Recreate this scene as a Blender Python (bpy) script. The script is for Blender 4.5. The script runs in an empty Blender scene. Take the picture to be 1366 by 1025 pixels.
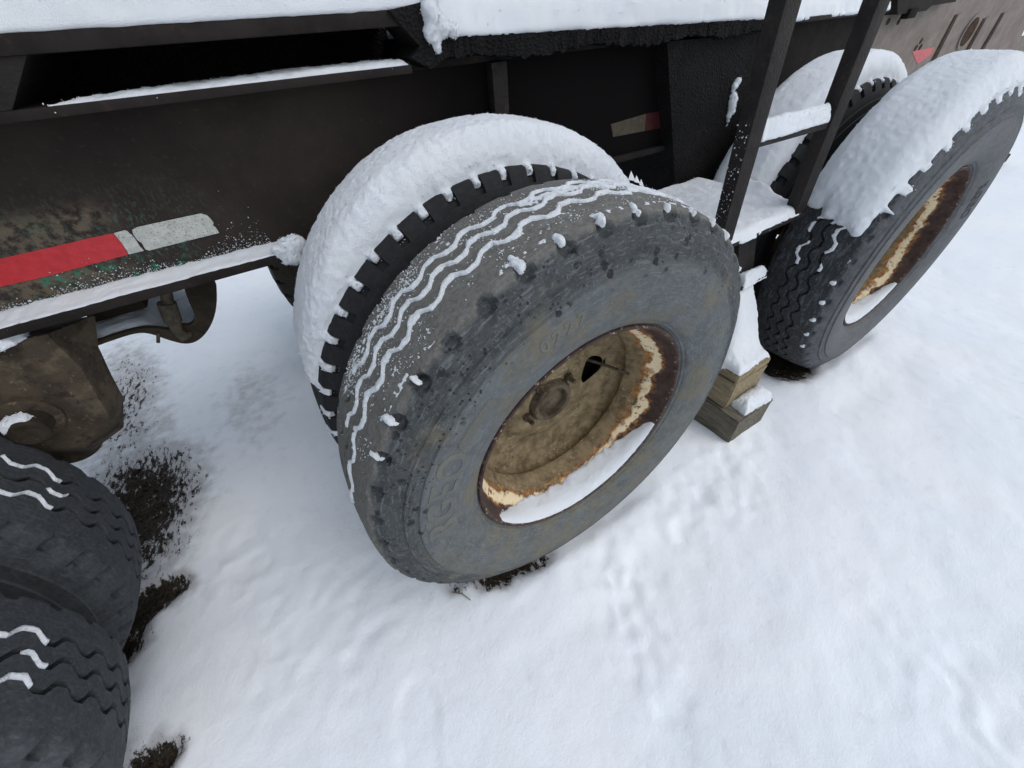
import bpy, bmesh, math, random
import numpy as np
from mathutils import Matrix, Vector
random.seed(7); RNG = np.random.default_rng(7)
S = bpy.context.scene
COL = S.collection
# ------------------------------------------------------------------ camera
FPX = 513.0                                    # focal length in pixels of a 1366 px wide frame (13 mm ultra wide)
CAM = np.array([-0.42984764, -0.40896478, 1.24554456])
ROT = np.array([[0.84239152, -0.53587328, -0.05671291],
                [-0.40419662, -0.55875562, -0.72416659],
                [0.35637287, 0.63295496, -0.68728916]])   # rows: image right, image down, forward
cd = bpy.data.cameras.new('camera'); cam = bpy.data.objects.new('camera', cd); COL.objects.link(cam)
cd.sensor_fit = 'HORIZONTAL'; cd.sensor_width = 36.0; cd.lens = FPX/1366*36; cd.clip_start = 0.02; cd.clip_end = 1000
m = Matrix.Identity(4)
for i in range(3):
    m[i][0] = ROT[0][i]; m[i][1] = -ROT[1][i]; m[i][2] = -ROT[2][i]; m[i][3] = CAM[i]
cam.matrix_world = m
S.camera = cam
# ------------------------------------------------------------------ light: overcast sky, broad weak sun
W = bpy.data.worlds.new('World'); S.world = W; W.use_nodes = True
wn = W.node_tree.nodes; wl = W.node_tree.links; wn.clear()
SUN_EL, SUN_AZ = math.radians(55), math.radians(142)       # azimuth clockwise from +Y
sky = wn.new('ShaderNodeTexSky'); sky.sky_type = 'NISHITA'; sky.sun_disc = False
sky.sun_elevation = SUN_EL; sky.sun_rotation = SUN_AZ
sky.air_density = 1.0; sky.dust_density = 1.5; sky.ozone_density = 1.0
hs = wn.new('ShaderNodeHueSaturation'); hs.inputs['Saturation'].default_value = 0.52; hs.inputs['Hue'].default_value = 0.485
bg = wn.new('ShaderNodeBackground'); bg.inputs['Strength'].default_value = 0.148
wo = wn.new('ShaderNodeOutputWorld')
wl.new(sky.outputs[0], hs.inputs['Color']); wl.new(hs.outputs[0], bg.inputs['Color']); wl.new(bg.outputs[0], wo.inputs[0])
sd = bpy.data.lights.new('sun', 'SUN'); sun = bpy.data.objects.new('sun', sd); COL.objects.link(sun)
sd.energy = 0.6; sd.angle = math.radians(60); sd.color = (1.0, 0.985, 0.96)
sdir = Vector((math.sin(SUN_AZ)*math.cos(SUN_EL), math.cos(SUN_AZ)*math.cos(SUN_EL), math.sin(SUN_EL)))
sun.rotation_euler = sdir.to_track_quat('Z', 'Y').to_euler(); sun.location = (0, -3, 6)
S.view_settings.view_transform = 'Standard'; S.view_settings.look = 'None'
S.view_settings.exposure = 0.30; S.view_settings.gamma = 1.0; S.view_settings.use_curve_mapping = False
S.render.engine = 'CYCLES'
S.cycles.max_bounces = 10; S.cycles.diffuse_bounces = 8

# ------------------------------------------------------------------ helpers
def _hash(ix, iy, iz, seed):
    h = (ix.astype(np.int64)*374761393 + iy.astype(np.int64)*668265263 + iz.astype(np.int64)*2147483647 + seed*974711) & 0xffffffff
    h = ((h ^ (h >> 13))*1274126177) & 0xffffffff
    h = ((h ^ (h >> 16))*2246822519) & 0xffffffff
    h = h ^ (h >> 15)
    return (h & 0xffff)/32767.5 - 1.0
def vn(P, scale, seed=0):                       # smooth value noise in -1..1
    p = np.asarray(P, float)*scale
    i = np.floor(p).astype(np.int64); f = p - i; f = f*f*f*(f*(f*6-15)+10)
    r = 0
    for dx in (0, 1):
        for dy in (0, 1):
            for dz in (0, 1):
                w = (f[:, 0] if dx else 1-f[:, 0])*(f[:, 1] if dy else 1-f[:, 1])*(f[:, 2] if dz else 1-f[:, 2])
                r = r + w*_hash(i[:, 0]+dx, i[:, 1]+dy, i[:, 2]+dz, seed)
    return r
def fbm(P, scale, seed=0, octv=3):
    r = 0; a = 1.0; t = 0
    for k in range(octv):
        r = r + a*vn(P, scale*2.03**k, seed+k*17); t += a; a *= .5
    return r/t
def sstep(a, b, x):
    t = np.clip((x-a)/(b-a), 0, 1); return t*t*(3-2*t)
def tag(o, label=None, cat=None, group=None, kind=None):
    if label: o['label'] = label
    if cat: o['category'] = cat
    if group: o['group'] = group
    if kind: o['kind'] = kind
    return o
def mesh_data(name, V, F, mat=None, smooth=True, sharp=None):
    me = bpy.data.meshes.new(name)
    V = np.asarray(V, np.float32)
    if isinstance(F, np.ndarray):
        n, k = F.shape
        me.vertices.add(len(V)); me.vertices.foreach_set('co', V.ravel())
        me.loops.add(n*k); me.loops.foreach_set('vertex_index', F.astype(np.int32).ravel())
        me.polygons.add(n); me.polygons.foreach_set('loop_start', np.arange(0, n*k, k, dtype=np.int32))
        me.update(calc_edges=True); me.validate()
    else:
        me.from_pydata([tuple(v) for v in V], [], F); me.update()
    if mat: me.materials.append(mat)
    if smooth:
        me.polygons.foreach_set('use_smooth', [True]*len(me.polygons))
        if sharp is not None: me.set_sharp_from_angle(angle=math.radians(sharp))
    return me
def link(name, me, parent=None, loc=(0, 0, 0), rot=(0, 0, 0)):
    o = bpy.data.objects.new(name, me); COL.objects.link(o)
    if parent: o.parent = parent
    o.location = loc; o.rotation_euler = rot
    return o
def obj(name, V, F, mat, parent=None, smooth=True, sharp=None, recenter=True):
    V = np.asarray(V, float)
    c = np.zeros(3)
    if recenter: c = (V.max(0)+V.min(0))/2; V = V-c
    return link(name, mesh_data(name, V, F, mat, smooth, sharp), parent, tuple(c))
def bmobj(name, bm, mat, parent=None, smooth=False, sharp=40):
    bm.verts.ensure_lookup_table()
    co = np.array([v.co[:] for v in bm.verts]); c = (co.max(0)+co.min(0))/2
    for v in bm.verts: v.co -= Vector(c)
    bmesh.ops.recalc_face_normals(bm, faces=bm.faces)
    me = bpy.data.meshes.new(name); bm.to_mesh(me); bm.free(); me.materials.append(mat)
    if smooth:
        me.polygons.foreach_set('use_smooth', [True]*len(me.polygons)); me.set_sharp_from_angle(angle=math.radians(sharp))
    return link(name, me, parent, tuple(c))
def add_hexa(bm, P8):                           # 8 corners: bottom 4 ccw, top 4 ccw
    v = [bm.verts.new(p) for p in P8]
    for f in ((3, 2, 1, 0), (4, 5, 6, 7), (0, 1, 5, 4), (1, 2, 6, 5), (2, 3, 7, 6), (3, 0, 4, 7)):
        bm.faces.new([v[i] for i in f])
    return v
def add_box(bm, x0, x1, y0, y1, z0, z1):
    return add_hexa(bm, [(x0, y0, z0), (x1, y0, z0), (x1, y1, z0), (x0, y1, z0), (x0, y0, z1), (x1, y0, z1), (x1, y1, z1), (x0, y1, z1)])
def bevel(bm, w, seg=2):
    bmesh.ops.bevel(bm, geom=[e for e in bm.edges], offset=w, segments=seg, affect='EDGES', profile=.6)
def rough_box(name, x0, x1, y0, y1, z0, z1, mat, parent=None, bev=.003):
    bm = bmesh.new(); add_box(bm, x0, x1, y0, y1, z0, z1)
    if bev: bevel(bm, bev)
    return bmobj(name, bm, mat, parent, True)
def prism_y(bm, pts, y0, y1):                   # outline in (x, z), extruded along y
    a = [bm.verts.new((x, y0, z)) for x, z in pts]; b = [bm.verts.new((x, y1, z)) for x, z in pts]
    n = len(pts); bm.faces.new(a); bm.faces.new(b[::-1])
    for i in range(n): bm.faces.new((a[i], b[i], b[(i+1) % n], a[(i+1) % n]))
def revolve(prof, n=96, a0=0, a1=2*math.pi):    # prof of (y, r) turned about the Y axis
    prof = np.array(prof); k = len(prof); full = abs(a1-a0-2*math.pi) < 1e-6
    th = np.linspace(a0, a1, n, endpoint=not full)
    V = np.stack([np.outer(np.cos(th), prof[:, 1]), np.tile(prof[:, 0], (len(th), 1)), np.outer(np.sin(th), prof[:, 1])], -1).reshape(-1, 3)
    F = []
    m_ = len(th) if full else len(th)-1
    for i in range(m_):
        j = (i+1) % len(th)
        for q in range(k-1): F.append((i*k+q, j*k+q, j*k+q+1, i*k+q+1))
    return V, np.array(F)
def tube(path, rad, n=10):
    path = [Vector(p) for p in path]; V = []; F = []
    for i, p in enumerate(path):
        d = (path[min(i+1, len(path)-1)]-path[max(i-1, 0)]).normalized()
        a = d.orthogonal().normalized() if i == 0 else (a - d*a.dot(d)).normalized()
        b = d.cross(a); r = rad[i] if hasattr(rad, '__len__') else rad
        for k in range(n):
            t = 2*math.pi*k/n; V.append(tuple(p+(a*math.cos(t)+b*math.sin(t))*r))
    for i in range(len(path)-1):
        for k in range(n): F.append((i*n+k, i*n+(k+1) % n, (i+1)*n+(k+1) % n, (i+1)*n+k))
    F.append(tuple(range(n))[::-1]); F.append(tuple(range((len(path)-1)*n, len(path)*n)))
    return V, F
def at(px, py, **k):                            # a point of the place, given the plane (x=, y= or z=) it lies on
    (ax, v), = k.items(); d = np.array([(px-683)/FPX, (py-512.5)/FPX, 1.0])@ROT
    i = 'xyz'.index(ax); return CAM + d*(v-CAM[i])/d[i]
OCT_V = np.array([(1, 0, 0), (-1, 0, 0), (0, 1, 0), (0, -1, 0), (0, 0, 1), (0, 0, -1)], float)
OCT_F = np.array([(0, 2, 4), (2, 1, 4), (1, 3, 4), (3, 0, 4), (2, 0, 5), (1, 2, 5), (3, 1, 5), (0, 3, 5)])
def crumbs(P, r0, r1, rng=RNG):                 # little angular grains at the points P
    n = len(P)
    if n == 0: return np.zeros((0, 3)), np.zeros((0, 3), int)
    r = r0 + (r1-r0)*rng.random(n)**2.5
    Vx = OCT_V[None]*(r[:, None, None]*(.6+.8*rng.random((n, 6, 1)))) + rng.normal(0, .18, (n, 6, 3))*r[:, None, None]
    V = (Vx + P[:, None]).reshape(-1, 3)
    F = (OCT_F[None] + 6*np.arange(n)[:, None, None]).reshape(-1, 3)
    return V, F
def join_tri(parts):                            # [(V, F quads or tris)] -> V, tris
    Vs, Fs, o = [], [], 0
    for V, F in parts:
        F = np.asarray(F)
        if len(F) and F.shape[1] == 4: F = np.concatenate([F[:, [0, 1, 2]], F[:, [0, 2, 3]]])
        Vs.append(V); Fs.append(F.reshape(-1, 3)+o); o += len(V)
    return np.concatenate(Vs), np.concatenate(Fs)

def close_volume(Vt, Fq, Vb):                   # top sheet + bottom sheet + skirt, as triangles
    n = len(Vt); T = np.concatenate([Fq[:, [0, 1, 2]], Fq[:, [0, 2, 3]]]); E = np.concatenate([Fq[:, [0, 1]], Fq[:, [1, 2]], Fq[:, [2, 3]], Fq[:, [3, 0]]])
    key = np.sort(E, 1); k1 = key[:, 0].astype(np.int64)*n+key[:, 1]; u, inv, c = np.unique(k1, return_inverse=True, return_counts=True)
    B = E[c[inv] == 1]
    S1 = np.stack([B[:, 1], B[:, 0], B[:, 0]+n], 1); S2 = np.stack([B[:, 1], B[:, 0]+n, B[:, 1]+n], 1)
    return np.concatenate([Vt, Vb]), np.concatenate([T, T[:, ::-1]+n, S1, S2])
def snow_body(name, Vt, Fq, Vb, voxel, label, group=None, grains=0, amp=1.0, gr=(.0005, .0013), extra=None, kind=None):
    V, F = close_volume(Vt, Fq, Vb)
    me = mesh_data('tmp', V, F, None); o = bpy.data.objects.new('tmp', me); COL.objects.link(o)
    r = o.modifiers.new('r', 'REMESH'); r.mode = 'VOXEL'; r.voxel_size = voxel; r.adaptivity = 0
    dg = bpy.context.evaluated_depsgraph_get(); m2 = bpy.data.meshes.new_from_object(o.evaluated_get(dg)); bpy.data.objects.remove(o)
    n = len(m2.vertices); co = np.zeros(n*3, np.float32); m2.vertices.foreach_get('co', co); co = co.reshape(-1, 3).astype(float)
    nr = np.zeros(n*3, np.float32); m2.vertices.foreach_get('normal', nr); nr = nr.reshape(-1, 3)
    q = np.zeros(len(m2.polygons)*4, np.int32); m2.loops.foreach_get('vertex_index', q); Q = q.reshape(-1, 4)
    bpy.data.meshes.remove(m2)
    d = amp*(.0007*fbm(co, 48, 101, 2) + .0010*vn(co, .36/voxel, 103))
    co = co + nr*d[:, None]
    parts = [(co, Q)]
    if grains:
        k = RNG.integers(0, n, grains); parts.append(crumbs(co[k]+nr[k]*.0003+RNG.normal(0, .0006, (grains, 3)), *gr))
    if extra is not None: parts.append(extra)
    V, F = join_tri(parts); return tag(obj(name, V, F, SNOW), label, 'snow', group, kind)

# ------------------------------------------------------------------ node helper
class NT:
    def __init__(s, name, rough=.8, spec=.3):
        s.m = bpy.data.materials.new(name); s.m.use_nodes = True
        s.t = s.m.node_tree; s.t.nodes.clear()
        s.o = s.t.nodes.new('ShaderNodeOutputMaterial'); s.b = s.t.nodes.new('ShaderNodeBsdfPrincipled')
        s.t.links.new(s.b.outputs[0], s.o.inputs[0])
        s.b.inputs['Roughness'].default_value = rough; s.b.inputs['Specular IOR Level'].default_value = spec
        tc = s.t.nodes.new('ShaderNodeTexCoord'); s.obj = tc.outputs['Object']
        g = s.t.nodes.new('ShaderNodeNewGeometry'); s.pos = g.outputs['Position']; s.nrm = g.outputs['Normal']
        s.point = g.outputs['Pointiness']
    def _in(s, sock, v):
        if hasattr(v, 'is_output') or isinstance(v, bpy.types.NodeSocket): s.t.links.new(v, sock)
        elif isinstance(v, (tuple, list)) and sock.type == 'RGBA': sock.default_value = (*v[:3], 1)
        else: sock.default_value = v
    def noise(s, scale, detail=4, vec=None, rough=.55, dist=0):
        n = s.t.nodes.new('ShaderNodeTexNoise'); s._in(n.inputs['Vector'], vec or s.obj)
        n.inputs['Scale'].default_value = scale; n.inputs['Detail'].default_value = detail; n.inputs['Roughness'].default_value = rough
        n.inputs['Distortion'].default_value = dist
        return n.outputs['Fac']
    def voro(s, scale, vec=None, feature='F1', rnd=1.0):
        n = s.t.nodes.new('ShaderNodeTexVoronoi'); n.feature = feature; s._in(n.inputs['Vector'], vec or s.obj)
        n.inputs['Scale'].default_value = scale; n.inputs['Randomness'].default_value = rnd
        return n.outputs['Distance']
    def math(s, op, a, b=0.0, clamp=False):
        n = s.t.nodes.new('ShaderNodeMath'); n.operation = op; n.use_clamp = clamp
        s._in(n.inputs[0], a); s._in(n.inputs[1], b); return n.outputs[0]
    def ss(s, x, a, b):                         # smoothstep a..b -> 0..1 (a > b gives the falling edge)
        n = s.t.nodes.new('ShaderNodeMapRange'); n.interpolation_type = 'SMOOTHSTEP'; s._in(n.inputs['Value'], x)
        if a < b: n.inputs[1].default_value = a; n.inputs[2].default_value = b; n.inputs[3].default_value = 0; n.inputs[4].default_value = 1
        else: n.inputs[1].default_value = b; n.inputs[2].default_value = a; n.inputs[3].default_value = 1; n.inputs[4].default_value = 0
        return n.outputs[0]
    def mul(s, *a):
        r = a[0]
        for x in a[1:]: r = s.math('MULTIPLY', r, x)
        return r
    def add(s, a, b): return s.math('ADD', a, b)
    def mix(s, f, a, b):
        n = s.t.nodes.new('ShaderNodeMix'); n.data_type = 'RGBA'
        s._in(n.inputs[0], f); s._in(n.inputs[6], a); s._in(n.inputs[7], b); return n.outputs[2]
    def sep(s, v=None):
        n = s.t.nodes.new('ShaderNodeSeparateXYZ'); s._in(n.inputs[0], v or s.obj); return n.outputs
    def scale(s, v, k):
        n = s.t.nodes.new('ShaderNodeMapping'); s._in(n.inputs['Vector'], v); n.inputs['Scale'].default_value = k; return n.outputs[0]
    def radial(s):                              # radius about the local Y axis
        x, y, z = s.sep(); return s.math('SQRT', s.add(s.mul(x, x), s.mul(z, z))), x, y, z
    def polar(s):                               # (angle*r, y, r) coordinates for wheels
        r, x, y, z = s.radial()
        a = s.math('ARCTAN2', z, x); c = s.t.nodes.new('ShaderNodeCombineXYZ')
        s._in(c.inputs[0], s.mul(a, .5)); s._in(c.inputs[1], y); s._in(c.inputs[2], r); return c.outputs[0], r, y, a
    def color(s, c): s._in(s.b.inputs['Base Color'], c); return s
    def rough(s, c): s._in(s.b.inputs['Roughness'], c); return s
    def bump(s, h, dist=.002, strength=1.0, prev=None):
        n = s.t.nodes.new('ShaderNodeBump'); s._in(n.inputs['Height'], h); n.inputs['Distance'].default_value = dist
        n.inputs['Strength'].default_value = strength
        if prev is not None: s._in(n.inputs['Normal'], prev)
        s._in(s.b.inputs['Normal'], n.outputs[0]); return n.outputs[0]

def mat_snow():
    n = NT('snow', .7, .15)
    p = n.pos
    a = n.noise(520, 3, p, .75); b = n.noise(110, 3, p, .6); c = n.noise(6, 3, p)
    n.color(n.mix(n.ss(c, .35, .7), (.87, .90, .94), (.915, .935, .955)))
    q = n.bump(b, .003, .25); n.bump(a, .0036, 1.0, q)
    return n.m
def mat_ground():
    n = NT('snowy_ground', .75, .12)
    at_ = n.t.nodes.new('ShaderNodeAttribute'); at_.attribute_name = 'soil'
    p = n.pos
    patch = n.noise(55, 5, n.scale(p, (1.25, .5, 1)), .65); fine = n.noise(210, 3, p, .7)
    f = n.add(at_.outputs['Fac'], n.add(n.mul(n.math('SUBTRACT', patch, .5), 1.5), n.mul(n.math('SUBTRACT', fine, .5), .55)))
    f = n.ss(f, .42, .62)
    c = n.noise(2.2, 4, p)
    snow = n.mix(n.ss(c, .35, .68), (.86, .893, .94), (.905, .925, .95))
    # snow that has thawed thin and let the soil tint through
    thin = n.ss(n.add(at_.outputs['Fac'], n.mul(n.math('SUBTRACT', n.noise(25, 4, p), .5), .6)), .03, .50)
    snow = n.mix(n.mul(thin, .80), snow, (.40, .39, .39))
    soil = n.mix(n.ss(n.noise(120, 4, p, .7), .35, .7), (.012, .010, .008), (.055, .042, .03))
    soil = n.mix(n.ss(n.noise(430, 2, p, .7), .66, .78), soil, (.2, .17, .13))
    n.color(n.mix(f, snow, soil))
    q = n.bump(n.noise(70, 4, p, .65), .005, .35); q = n.bump(n.noise(380, 3, p, .7), .002, .6, q)
    n.bump(f, .004, -.6, q)
    return n.m
def mat_rubber(name, tread, side, shoulder, mud=.0, spots=.0, wear=1.0):
    n = NT(name, .78, .28)
    pc, r, y, a = n.polar()
    fine = n.noise(160, 4); mid = n.noise(22, 5, None, .62); big = n.noise(5, 3)
    base = n.mix(n.ss(n.add(n.mul(mid, .6), n.mul(n.noise(75, 5, n.scale(pc, (.5, 1, 1)), .7), .4)), .38, .64), tuple(.78*c for c in side), tuple(1.22*c for c in side))
    sh = n.mix(n.ss(n.add(n.mul(mid, .5), n.mul(n.noise(60, 5, None, .7), .5)), .38, .62), tuple(.7*c for c in shoulder), tuple(1.3*c for c in shoulder))
    c = n.mix(n.ss(n.add(r, n.mul(n.math('SUBTRACT', mid, .5), .03)), .425, .452), base, sh)
    tr = n.mix(n.ss(fine, .3, .7), tuple(.8*x for x in tread), tuple(1.2*x for x in tread))
    c = n.mix(n.ss(n.add(r, n.mul(n.math('SUBTRACT', mid, .5), .02)), .500, .512), c, tr)
    # scuffs running along the rolling direction, pale scratches
    scr = n.noise(60, 4, n.scale(pc, (.35, 1, 3.2)), .7)
    c = n.mix(n.mul(n.ss(scr, .54, .66), .35*wear), c, tuple(min(1, 1.9*x+.02) for x in side))
    c = n.mix(n.mul(n.ss(n.noise(260, 2, n.scale(pc, (1, 1, .12)), .6), .62, .70), .35*wear), c, tuple(1.8*x+.015 for x in side))
    if mud:
        mm = n.mul(n.ss(n.add(n.noise(9, 5, None, .65), n.mul(n.ss(r, .52, .30), .06)), .54, .70), n.ss(r, .49, .44))
        c = n.mix(n.mul(mm, mud), c, (.150, .124, .078))
        low = n.mul(n.ss(n.sep()[2], .10, -.30), n.ss(n.add(n.mul(n.noise(14, 5, None, .65), .6), n.mul(n.noise(60, 4, n.scale(pc, (.4, 1, 2))), .4)), .42, .60), n.ss(r, .50, .44))
        c = n.mix(n.mul(low, mud*.85), c, (.165, .142, .090))
    if spots:
        v = n.voro(34, n.scale(pc, (1, 1, 1.0))); v2 = n.voro(85, pc)
        sp = n.math('MAXIMUM', n.mul(n.ss(v, .30, .24), n.ss(n.noise(13, 2), .50, .56)), n.mul(n.ss(v2, .27, .2), n.ss(n.noise(20, 2), .48, .56)))
        zone = n.mul(n.ss(r, .405, .43), n.ss(r, .508, .500), n.ss(n.sep()[2], -.1, .05))
        c = n.mix(n.mul(sp, zone, spots), c, (.014, .015, .017))
    fib = n.noise(150, 6, n.scale(pc, (.5, 1, 1.6)), .8)
    c = n.mix(n.mul(n.ss(fib, .53, .63), .40), c, tuple(1.6*x+.012 for x in side)); c = n.mix(n.mul(n.ss(fib, .46, .36), .32), c, tuple(.5*x for x in side))
    crk = n.ss(n.voro(42, n.scale(pc, (.6, 1, 1)), 'DISTANCE_TO_EDGE'), .016, .0)
    c = n.mix(n.mul(crk, n.ss(n.noise(6, 2), .5, .62), .35), c, tuple(.3*x for x in side))
    n.color(c)
    # chalky sidewall is rougher than the rubbed tread
    n.rough(n.mix(n.ss(mid, .3, .7), (.68,)*3, (.88,)*3))
    q = n.bump(mid, .0016, .5); q = n.bump(n.noise(330, 3), .0006, .5, q)
    n.bump(n.noise(90, 2, n.scale(pc, (.25, 1, 6))), .0007, .35, q)
    return n.m
def mat_rim():
    n = NT('rusty_rim', .8, .25)
    pc, r, y, a = n.polar()
    n1 = n.noise(28, 6, None, .68); n2 = n.noise(90, 5, None, .7); n3 = n.noise(9, 4, None, .6)
    mud = n.mix(n.ss(n1, .32, .68), (.098, .070, .036), (.255, .190, .108))
    mud = n.mix(n.mul(n.ss(n2, .52, .68), n.ss(n3, .45, .6)), mud, (.36, .29, .18))
    mud = n.mix(n.mul(n.ss(n.noise(60, 5, None, .75), .60, .70), n.ss(n.noise(7, 3), .5, .6), .7), mud, (.03, .028, .024))
    brown = n.mix(n.ss(n1, .3, .7), (.040, .023, .019), (.085, .055, .046))
    brown = n.mix(n.mul(n.ss(n2, .6, .72), .5), brown, (.15, .12, .10))
    yw = n.add(n.add(y, n.mul(n.math('SUBTRACT', n1, .5), .045)), n.mul(n.math('SUBTRACT', n.noise(7, 2), .5), .05))
    c = n.mix(n.ss(yw, .066, .078), brown, mud)
    # flaking cream paint band with rust bleeding at its borders
    band = n.mul(n.ss(yw, .042, .047), n.ss(yw, .070, .062), n.ss(n.noise(9, 4, None, .6), .36, .45))
    rust_edge = n.mul(n.ss(yw, .030, .045), n.ss(yw, .090, .068), n.ss(n.noise(40, 5, None, .7), .40, .56))
    c = n.mix(n.mul(rust_edge, .9), c, n.mix(n.ss(n2, .35, .65), (.20, .065, .016), (.55, .25, .07)))
    holes = n.ss(n.noise(62, 5, None, .65), .37, .42)
    cream = n.mix(n.ss(n.noise(34, 5, None, .7), .54, .70), n.mix(n2, (.68, .54, .33), (.82, .70, .48)), (.46, .22, .07))
    c = n.mix(n.mul(band, holes), c, cream)
    # chips along the flange lip
    lip = n.mul(n.ss(y, .003, -.003), n.ss(n.noise(110, 3, None, .7), .60, .66))
    c = n.mix(n.mul(lip, .8), c, (.45, .33, .24))
    n.color(c)
    q = n.bump(n1, .004, .5); n.bump(n2, .0016, .8, q)
    return n.m
def mat_steel(name, c0, c1, rust=.3, rough=.78, gran=0.0, dust=0.0):
    n = NT(name, rough, .14)
    p = n.pos
    n1 = n.noise(14, 6, p, .65); n2 = n.noise(120, 4, p, .7)
    c = n.mix(n.ss(n1, .3, .7), c0, c1)
    c = n.mix(n.mul(n.ss(n.noise(35, 5, p, .7), .55, .72), rust), c, (.085, .045, .028))
    c = n.mix(n.mul(n.ss(n2, .60, .74), .35), c, tuple(min(1, 1.9*x+.012) for x in c1))
    if dust:
        c = n.mix(n.mul(n.ss(n.noise(9, 6, p, .7), .47, .60), dust), c, (.135, .108, .072))
        c = n.mix(n.mul(n.ss(n.noise(26, 6, p, .75), .54, .64), dust), c, (.022, .015, .011))
        c = n.mix(n.mul(n.ss(n.noise(70, 4, p, .7), .62, .70), dust), c, (.22, .18, .12))
    n.color(c)
    q = n.bump(n1, .002, .4); q = n.bump(n2, .0012, .5+gran*.2, q)
    if gran: n.bump(n.voro(170, p), .006*gran, 1.0, q)
    return n.m
def mat_web():
    n = NT('beam_paint', .85, .10)
    p = n.pos; x, y, z = n.sep(p)
    n1 = n.noise(6, 5, p, .6); n2 = n.noise(95, 5, p, .72)
    c = n.mix(n.ss(n1, .3, .7), (.024, .0185, .0168), (.040, .030, .027))
    c = n.mix(n.mul(n.ss(n2, .56, .72), .4), c, (.06, .05, .042))
    c = n.mix(n.ss(n.add(x, n.mul(n.math('SUBTRACT', n1, .5), .3)), -.25, .15), c, (.0038, .0033, .0033))   # shade of the wheel bay, painted into the web colour
    left = n.ss(x, -.42, -.72)
    low = n.ss(z, 1.10, .96)
    tan = n.mul(n.ss(n.add(x, n.mul(n.math('SUBTRACT', n1, .5), .2)), -.66, -.76), n.ss(z, 1.06, 1.015), n.ss(n.noise(60, 4, p, .7), .36, .6))
    c = n.mix(n.mul(tan, .75), c, n.mix(n.noise(14, 3, p), (.10, .105, .07), (.19, .13, .095)))
    spk = n.mul(n.ss(n.noise(130, 4, n.scale(p, (1.5, 1, .8)), .75), .535, .60), left, low, n.ss(n.noise(16, 4, p), .36, .54))
    c = n.mix(n.mul(spk, .8), c, (.055, .105, .085))
    grn = n.mul(n.math('ADD', n.mul(n.ss(z, .950, .925), .85), .15), n.ss(n.noise(70, 5, p, .7), .50, .56), n.ss(n.noise(17, 3, p), .5, .58), n.ss(x, -.58, -.66), n.ss(z, 1.04, 1.0))
    c = n.mix(n.mul(grn, .9), c, (.02, .17, .105))
    n.color(c); q = n.bump(n2, .0012, .6); n.bump(n.noise(9, 3, p), .002, .3, q)
    return n.m
def mat_plain(name, c0, c1, scale=40, rough=.7, spec=.3, speck=None, bump=.001, vec=None):
    n = NT(name, rough, spec)
    p = n.scale(n.pos, vec) if vec else n.pos
    n1 = n.noise(scale, 5, p, .65)
    c = n.mix(n.ss(n1, .32, .68), c0, c1)
    if speck: c = n.mix(n.ss(n.noise(scale*4, 4, p, .72), speck[0], speck[0]+.06), c, speck[1])
    n.color(c); n.bump(n1, bump, .7); return n.m
def mat_wood(name, c0, c1, dark):
    n = NT(name, .82, .2)
    p = n.scale(n.pos, (9, 1.0, 9))
    w = n.noise(11, 6, p, .65); w2 = n.noise(60, 3, n.scale(n.pos, (6, .5, 6)), .6)
    c = n.mix(n.ss(w, .3, .7), c0, c1); c = n.mix(n.mul(n.ss(w2, .55, .7), .6), c, dark)
    c = n.mix(n.mul(n.ss(n.noise(14, 4, n.pos), .55, .7), .5), c, tuple(.45*x for x in c0))
    n.color(c); n.bump(w2, .002, .7); return n.m

SNOW = mat_snow()
GROUND = mat_ground()
RUB_A = mat_rubber('weathered_rubber', (.132, .125, .112), (.104, .113, .115), (.048, .052, .054), mud=.65, spots=.95)
RUB_B = mat_rubber('grey_rubber', (.030, .031, .033), (.105, .108, .115), (.070, .073, .080), mud=.15, wear=.8)
RUB_C = mat_rubber('dark_rubber', (.042, .045, .049), (.058, .062, .068), (.044, .048, .052), mud=.1, wear=.5)
RUB_D = mat_rubber('black_rubber', (.014, .014, .0145), (.018, .018, .019), (.015, .015, .016), wear=.3)
RUB_F = mat_rubber('muddy_rubber', (.045, .038, .030), (.045, .038, .030), (.040, .034, .027), wear=.3)
RIM = mat_rim()
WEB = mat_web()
STEEL = mat_steel('dark_frame_steel', (.014, .0115, .0105), (.025, .020, .018))
ROUGH = mat_steel('undercoated_steel', (.0065, .006, .006), (.012, .011, .011), rust=.1, rough=.8, gran=1.0)
LADDER = mat_steel('ladder_steel', (.015, .013, .0125), (.027, .023, .021), rust=.35, rough=.6, gran=.15)
TAUPE = mat_steel('lit_brown_steel', (.165, .135, .118), (.23, .195, .172), rust=.25, rough=.75)  # frame brown made paler: light from the ground put into the colour
MUDDY = mat_steel('muddy_brown_steel', (.040, .030, .023), (.085, .066, .046), rust=.5, rough=.85, dust=.75)
DARKB = mat_steel('grimy_steel', (.022, .017, .012), (.040, .031, .022), rust=.3, rough=.85, dust=.15)
RED = mat_plain('red_reflective_film', (.40, .018, .024), (.50, .028, .034), 60, .45, .4, (.66, (.22, .03, .03)))
WHITE = mat_plain('white_reflective_film', (.40, .40, .37), (.52, .52, .48), 90, .5, .4, (.56, (.15, .14, .12)))
DULLW = mat_plain('dull_reflective_film', (.05, .038, .020), (.09, .07, .042), 60, .5, .4, (.52, (.05, .04, .03)))  # much darker version of the white film, for the tape in the bay
WOODN = mat_wood('pale_timber', (.20, .155, .095), (.33, .265, .165), (.11, .08, .05))
WOODO = mat_wood('weathered_timber', (.085, .075, .058), (.19, .170, .130), (.03, .025, .02))
SOIL = mat_plain('soil', (.010, .008, .006), (.045, .034, .024), 150, .95, .1)
STRAW = mat_plain('straw', (.16, .13, .06), (.26, .21, .11), 200, .8, .1)
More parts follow.
